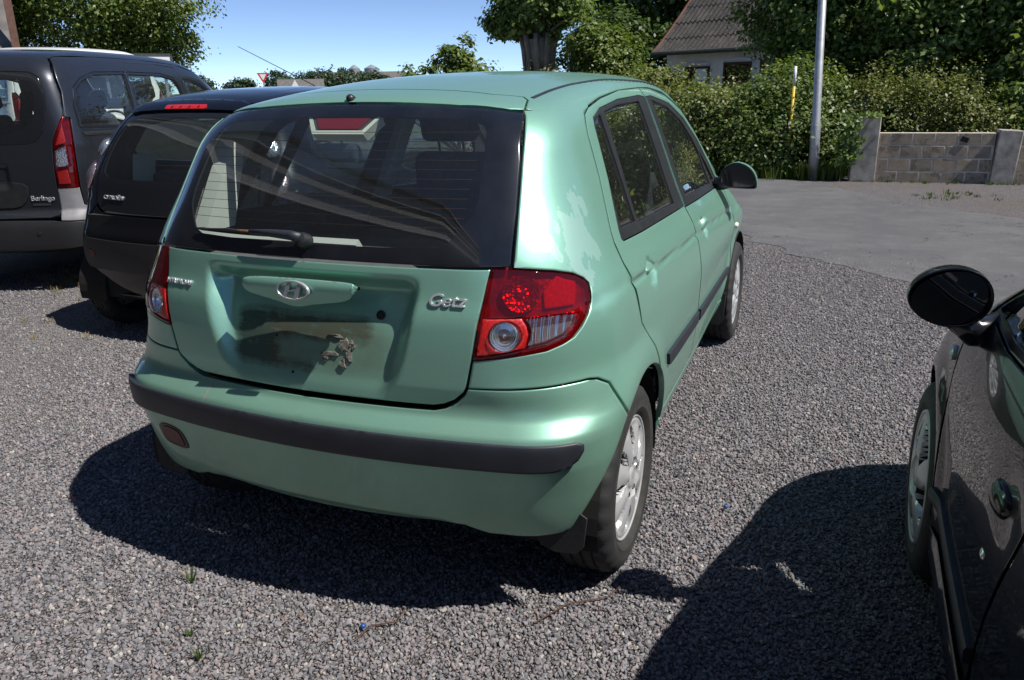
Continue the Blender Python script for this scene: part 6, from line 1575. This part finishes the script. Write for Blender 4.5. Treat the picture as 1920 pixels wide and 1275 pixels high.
def house():
    E0 = Vector((-4.45, 23.45, 0)); a = math.atan2(-.425, .906)
    H = thing('white_house', 'white rendered house with a grey corrugated roof behind the hedge', 'house', E0, a)
    Lx, Dp, ze, zr = 11., 7.6, 2.52, 6.1
    # local: x along the eave, y back
    b = MB(); b.box((Lx / 2, Dp / 2, 1.29), (Lx - .5, Dp - .8, 2.58)); b.build('wall', 'rendered_white', H)
    for xx in (.27, Lx - .27):
        b = MB(); b.add([(xx, .4, 2.58), (xx, Dp - .4, 2.58), (xx, Dp / 2, zr - .35)], [(0, 1, 2)]); b.build('gable', 'rendered_white', H)
    # roof sheets, course by course: corrugated, kicked out at the eave
    def prof(v): return (v * Dp / 2 * 1.0 + 0, ze + (zr - ze) * (v ** 1.12 if v > 0 else v))
    rows, colsn = 7, 8; rr = random.Random(3)
    for side in (0, 1):
        for r_ in range(rows):
            for c_ in range(colsn):
                x0, x1 = c_ * Lx / colsn, (c_ + 1) * Lx / colsn; v0, v1 = r_ / rows - .015, (r_ + 1) / rows + .012; n = 44; V = []; lift = rr.uniform(0, .012)
                for q, v in enumerate((v0, (v0 + v1) / 2, v1)):
                    y, z = prof(v); y = y if side == 0 else Dp - y
                    for i in range(n + 1):
                        x = x0 + (x1 - x0) * i / n; V.append((x, y, z + .028 * math.sin(2 * math.pi * (x / .172)) + .03 * (1 - q / 2) + lift))
                F = [(q * (n + 1) + i, q * (n + 1) + i + 1, (q + 1) * (n + 1) + i + 1, (q + 1) * (n + 1) + i) for q in range(2) for i in range(n)]
                me = mesh('roof_sheet', V, F, True); obj('roof_sheet', me, 'fibre_cement', H)
    b = MB(); b.tube([(0, Dp / 2, zr + .05), (Lx, Dp / 2, zr + .05)], .12, 10); b.build('ridge', 'fibre_cement', H)
    for s_ in (0, 1):
        b = MB(); pts = [prof(v) for v in np.linspace(-.02, 1, 9)]
        b.tube([(-.04, y if s_ == 0 else Dp - y, z - .01) for y, z in pts], .055, 6); b.build('barge_board', 'barge_red', H)
    b = MB(); b.tube([(-.05, -.07, ze - .06), (Lx, -.07, ze - .06)], .065, 8); b.build('gutter', 'gutter', H)
    # windows with shallow arched heads
    for (x, w, z0, z1) in ((1.35, .80, .95, 2.02), (2.72, .85, .75, 2.10), (5.6, .9, .9, 2.05)):
        Wd = bpy.data.objects.new('window', None); COL.objects.link(Wd); Wd.parent = H; Wd.location = (x, .40, 0)
        arc = [(w * .56 * math.cos(t), z1 + .05 + .11 * math.sin(t)) for t in np.linspace(0, math.pi, 12)]
        b = MB()
        for (p, q) in zip(arc[:-1], arc[1:]): b.tube([(p[0], -.015, p[1]), (q[0], -.015, q[1])], .022, 5)
        b.build('arch_moulding', 'rendered_white', Wd)
        b = MB()
        for dx in (-w / 2, w / 2): b.box((dx, -.01, (z0 + z1) / 2), (.07, .06, z1 - z0))
        for zz_ in (z0, z1, z0 + (z1 - z0) * .62): b.box((0, -.012, zz_), (w + .07, .06, .07))
        b.build('frame', 'window_brown', Wd); b = MB(); b.box((0, .005, (z0 + z1) / 2), (w, .02, z1 - z0)); b.build('pane', 'dark_pane', Wd)
    b = MB(); b.box((3.9, .36, 1.98), (.85, .06, .42)); b.build('name_board', 'window_brown', H)
    b = MB(); b.tube([(-.35, 1.2, 0), (-.35, 1.2, 3.2)], .05, 8); b.build('vent_pipe', 'pole_white', H)

def far_left():
    # barn end at the picture edge
    B = thing('barn', 'grey-roofed barn with a brown corner post at the edge of the lot', 'barn', (-25.75, 15.05, 0), R(50))
    b = MB(); b.box((0, 0, 1.25), (5.0, 6.0, 2.5)); b.build('wall', 'far_white', B)
    b = MB(); b.add([(-2.7, -3.2, 2.45), (2.7, -3.2, 2.45), (2.7, 0, 6.4), (-2.7, 0, 6.4), (-2.7, 3.2, 2.45), (2.7, 3.2, 2.45)], [(0, 1, 2, 3), (3, 2, 5, 4)]); b.build('roof', 'roof_grey', B, fix=False)
    b = MB(); b.add([(-2.5, -3, 2.45), (-2.5, 3, 2.45), (-2.5, 0, 6.2)], [(0, 1, 2)]); b.add([(2.5, -3, 2.45), (2.5, 3, 2.45), (2.5, 0, 6.2)], [(0, 1, 2)]); b.build('gable', 'roof_grey', B)
    b = MB(); b.box((2.72, -3.1, 3.2), (.2, .2, 6.4)); b.build('corner_post', 'brick_brown', B)
    S_ = thing('sign_board', 'white framed board seen over the roof of the grey van', 'sign', (-18.4, 16.4, 0), R(52))
    b = MB(); b.box((0, 0, 2.35), (2.0, .05, .62)); b.build('board', 'far_white', S_)
    b = MB()
    for z in (2.04, 2.66): b.box((0, -.005, z), (2.1, .08, .06))
    for x in (-1.02, 1.02): b.box((x, -.005, 2.35), (.06, .08, .68))
    b.build('board_frame', 'gutter', S_)
    for x in (-.8, .8): b = MB(); b.box((x, .06, 1.2), (.08, .08, 2.4)); b.build('leg', 'galvanised', S_)
    # white van parked beyond: same body, white paint
    src = VAN; dst = src.copy(); COL.objects.link(dst); dst.location = (-8.75, 6.15, 0); dst.rotation_euler = (0, 0, R(72)); dst.scale = (1.17, 1.17, 1.17)
    tag(dst, 'white van parked on the far side of the dark grey one', 'van')
    def cp(o, par):
        c = o.copy(); COL.objects.link(c); c.parent = par
        for i, s_ in enumerate(c.material_slots):
            if s_.material and s_.material.name == 'paint_grey': s_.link = 'OBJECT'; s_.material = M('white_paint')
        for ch in o.children: cp(ch, c)
    for ch in list(src.children):
        if ch.name.split('.')[0] not in ('lettering', 'badge_bar'): cp(ch, dst)
    for o in dst.children_recursive:
        if o.name.startswith(('lettering', 'badge_bar')): bpy.data.objects.remove(o)
    # far farm buildings and silos
    def farm(name, lab, x, y, w, d, h, rh, rz, wallm='far_white'):
        F_ = thing(name, lab, 'house', (x, y, 0), rz)
        b = MB(); b.box((0, 0, h / 2), (w, d, h)); b.build('wall', wallm, F_)
        b = MB(); b.add([(-w / 2 - .4, -d / 2 - .4, h), (w / 2 + .4, -d / 2 - .4, h), (w / 2 + .4, 0, h + rh), (-w / 2 - .4, 0, h + rh), (-w / 2 - .4, d / 2 + .4, h), (w / 2 + .4, d / 2 + .4, h)], [(0, 1, 2, 3), (3, 2, 5, 4)]); b.build('roof', 'roof_grey', F_, fix=False)
        b = MB(); b.add([(-w / 2, -d / 2, h), (-w / 2, d / 2, h), (-w / 2, 0, h + rh)], [(0, 1, 2)]); b.add([(w / 2, -d / 2, h), (w / 2, d / 2, h), (w / 2, 0, h + rh)], [(0, 1, 2)]); b.build('gable', wallm, F_)
        for k in (-.25, .1, .35): b = MB(); b.box((w * k, -d / 2 - .02, h * .55), (.9, .08, 1.1)); b.build('window', 'dark_pane', F_)
        return F_
    F1 = farm('farmhouse', 'far white farmhouse with grey roof and a pointed white gable', -142, 190, 12, 7, 2.6, 3.4, R(36))
    b = MB(); b.prism([(-1.7, 2.6), (1.7, 2.6), (0, 5.8)], lambda p, k: (p[0] - 1.5, -3.6 - .8 * k, p[1])); b.box((-1.5, -4.0, 1.3), (3.4, .8, 2.6)); b.build('front_gable', 'far_white', F1)
    farm('farm_barn', 'far long grey-roofed barn beside the silos', -150, 232, 30, 12, 4.2, 4.6, R(30), 'roof_grey')
    for x, y, q, lab in ((-160.5, 246.0, 1.9, 'narrower of two grey cylindrical silos at the far farm'), (-155.0, 248.5, 2.6, 'wider of two grey cylindrical silos at the far farm')):
        S2 = thing('silo', lab, 'silo', (x, y, 0), group='silos of the far farm'); b = MB(); b.lathe([(0, q), (10.3, q)], 24, 'z'); b.build('cylinder', 'silo', S2, smooth=True); b = MB(); b.lathe([(10.3, q + .05), (11.3, .7), (11.6, .05)], 24, 'z'); b.build('cone_top', 'silo', S2, smooth=True)
    # low hill
    n = 60; V = []; F = []
    for j in range(9):
        for i in range(n):
            t = -1.4 + 2.4 * i / (n - 1); r_ = 235 + 45 * j; ang = R(90 + 38) + t * .55; hgt = 4.5 * math.exp(-((t + .05) / .5) ** 2) * math.sin(math.pi * j / 8) + .2
            V.append((r_ * math.cos(ang), r_ * math.sin(ang), hgt - .3))
    F = [(j * n + i, j * n + i + 1, (j + 1) * n + i + 1, (j + 1) * n + i) for j in range(8) for i in range(n - 1)]
    tag(obj('hill', mesh('hill', V, F, True), 'field'), kind='structure')

def bits():
    plain('twig', (.09, .045, .03), .9); plain('blue_cap', (.02, .07, .26), .4); plain('orange_leaf', (.30, .12, .045), .8, var=.4, vscale=80); plain('pale_stone', (.54, .50, .43), .85, var=.15)
    rr = random.Random(2)
    for (x, y, l, a, lab) in ((.62, -.42, .34, .9, 'thin brown twig lying on the gravel near the rear wheel'), (.2, -.66, .18, 1.1, 'short thin twig on the gravel behind the bumper'), (1.05, 4.9, .22, 2.3, 'dark stick lying at the edge of the road')):
        G = MB(); G.tube([(0, 0, .014), (l * .35, .02, .018), (l * .7, -.01, .016), (l, .03, .012)], .0022 if l < .4 else .005, 5); o = G.build('twig', 'twig'); o.location = (x, y, 0); o.rotation_euler = (0, 0, a); tag(o, lab, 'twig')
    for (x, y, m, lab) in ((1.02, .40, 'blue_cap', 'small blue plastic bead on the gravel beside the green car'), (.19, -.605, 'blue_cap', 'tiny blue plastic scrap on the gravel behind the bumper')):
        b = MB(); b.lathe([(0, .007), (.006, .008), (.010, .005), (.011, .0005)], 10, 'z'); o = b.build('plastic_bead', m, smooth=True); o.location = (x, y, .014); tag(o, lab, 'litter')
    for (x, y, lab) in ((1.37, .93, 'dry orange leaf on the gravel in front of the shadow'), (.02, -.64, 'crumpled orange leaf on the gravel behind the bumper'), (-.02, -.67, 'dry brown leaf scrap beside the crumpled orange one')):
        rg = np.random.default_rng(int(abs(x * 100))); P = np.array([[0, 0, .016]] * 3) + rg.normal(size=(3, 3)) * [.008, .008, .002]; v = leaves(P, np.tile([0, 0, 1.], (3, 1)), .024, rg, aspect=.4); o = obj('dry_leaf', quad_mesh('dry_leaf', v, 3), 'orange_leaf'); o.location = (x, y, 0); tag(o, lab, 'leaf')
blockm(); wall(); street(); house(); green(); grasses(); bits()
def workshop():
    """the building behind the photographer: it shows in the rear windows of the cars"""
    plain('cladding', (.46, .455, .44), .6, var=.08, vscale=3); plain('fascia', (.03, .032, .035), .5); plain('door_dark', (.03, .032, .036), .3)
    A = Vector((-7.0, .1, 0)); a = R(-36.9); W = thing('workshop', 'pale flat-roofed workshop with tall dark doors behind the parked cars', 'building', A, a)
    L = 13.; x0 = -2.4; b = MB(); b.box((x0 + L / 2, -3.0, 3.1), (L, 5.9, 6.2)); b.build('wall', 'cladding', W)
    b = MB(); b.box((x0 + L / 2, -3.0, 6.24), (L + .3, 6.2, .10)); b.build('roof', 'fascia', W)
    b = MB(); b.tube([(x0, .10, 5.45), (x0 + L, .10, 5.45)], .09, 8); b.build('gutter', 'fascia', W)
    for k in range(4):
        b = MB(); b.box((x0 + 1.63 + 3.245 * k, .0, 2.2), (3.235, .12, 4.4)); b.build('door', 'door_dark', W)
    b = MB(); b.box((x0 + L / 2, .05, 4.44), (L, .10, .05)); b.build('lintel', 'far_white', W)
workshop()
build_getz()
build_city()
VAN = build_van()
build_right()
far_left()
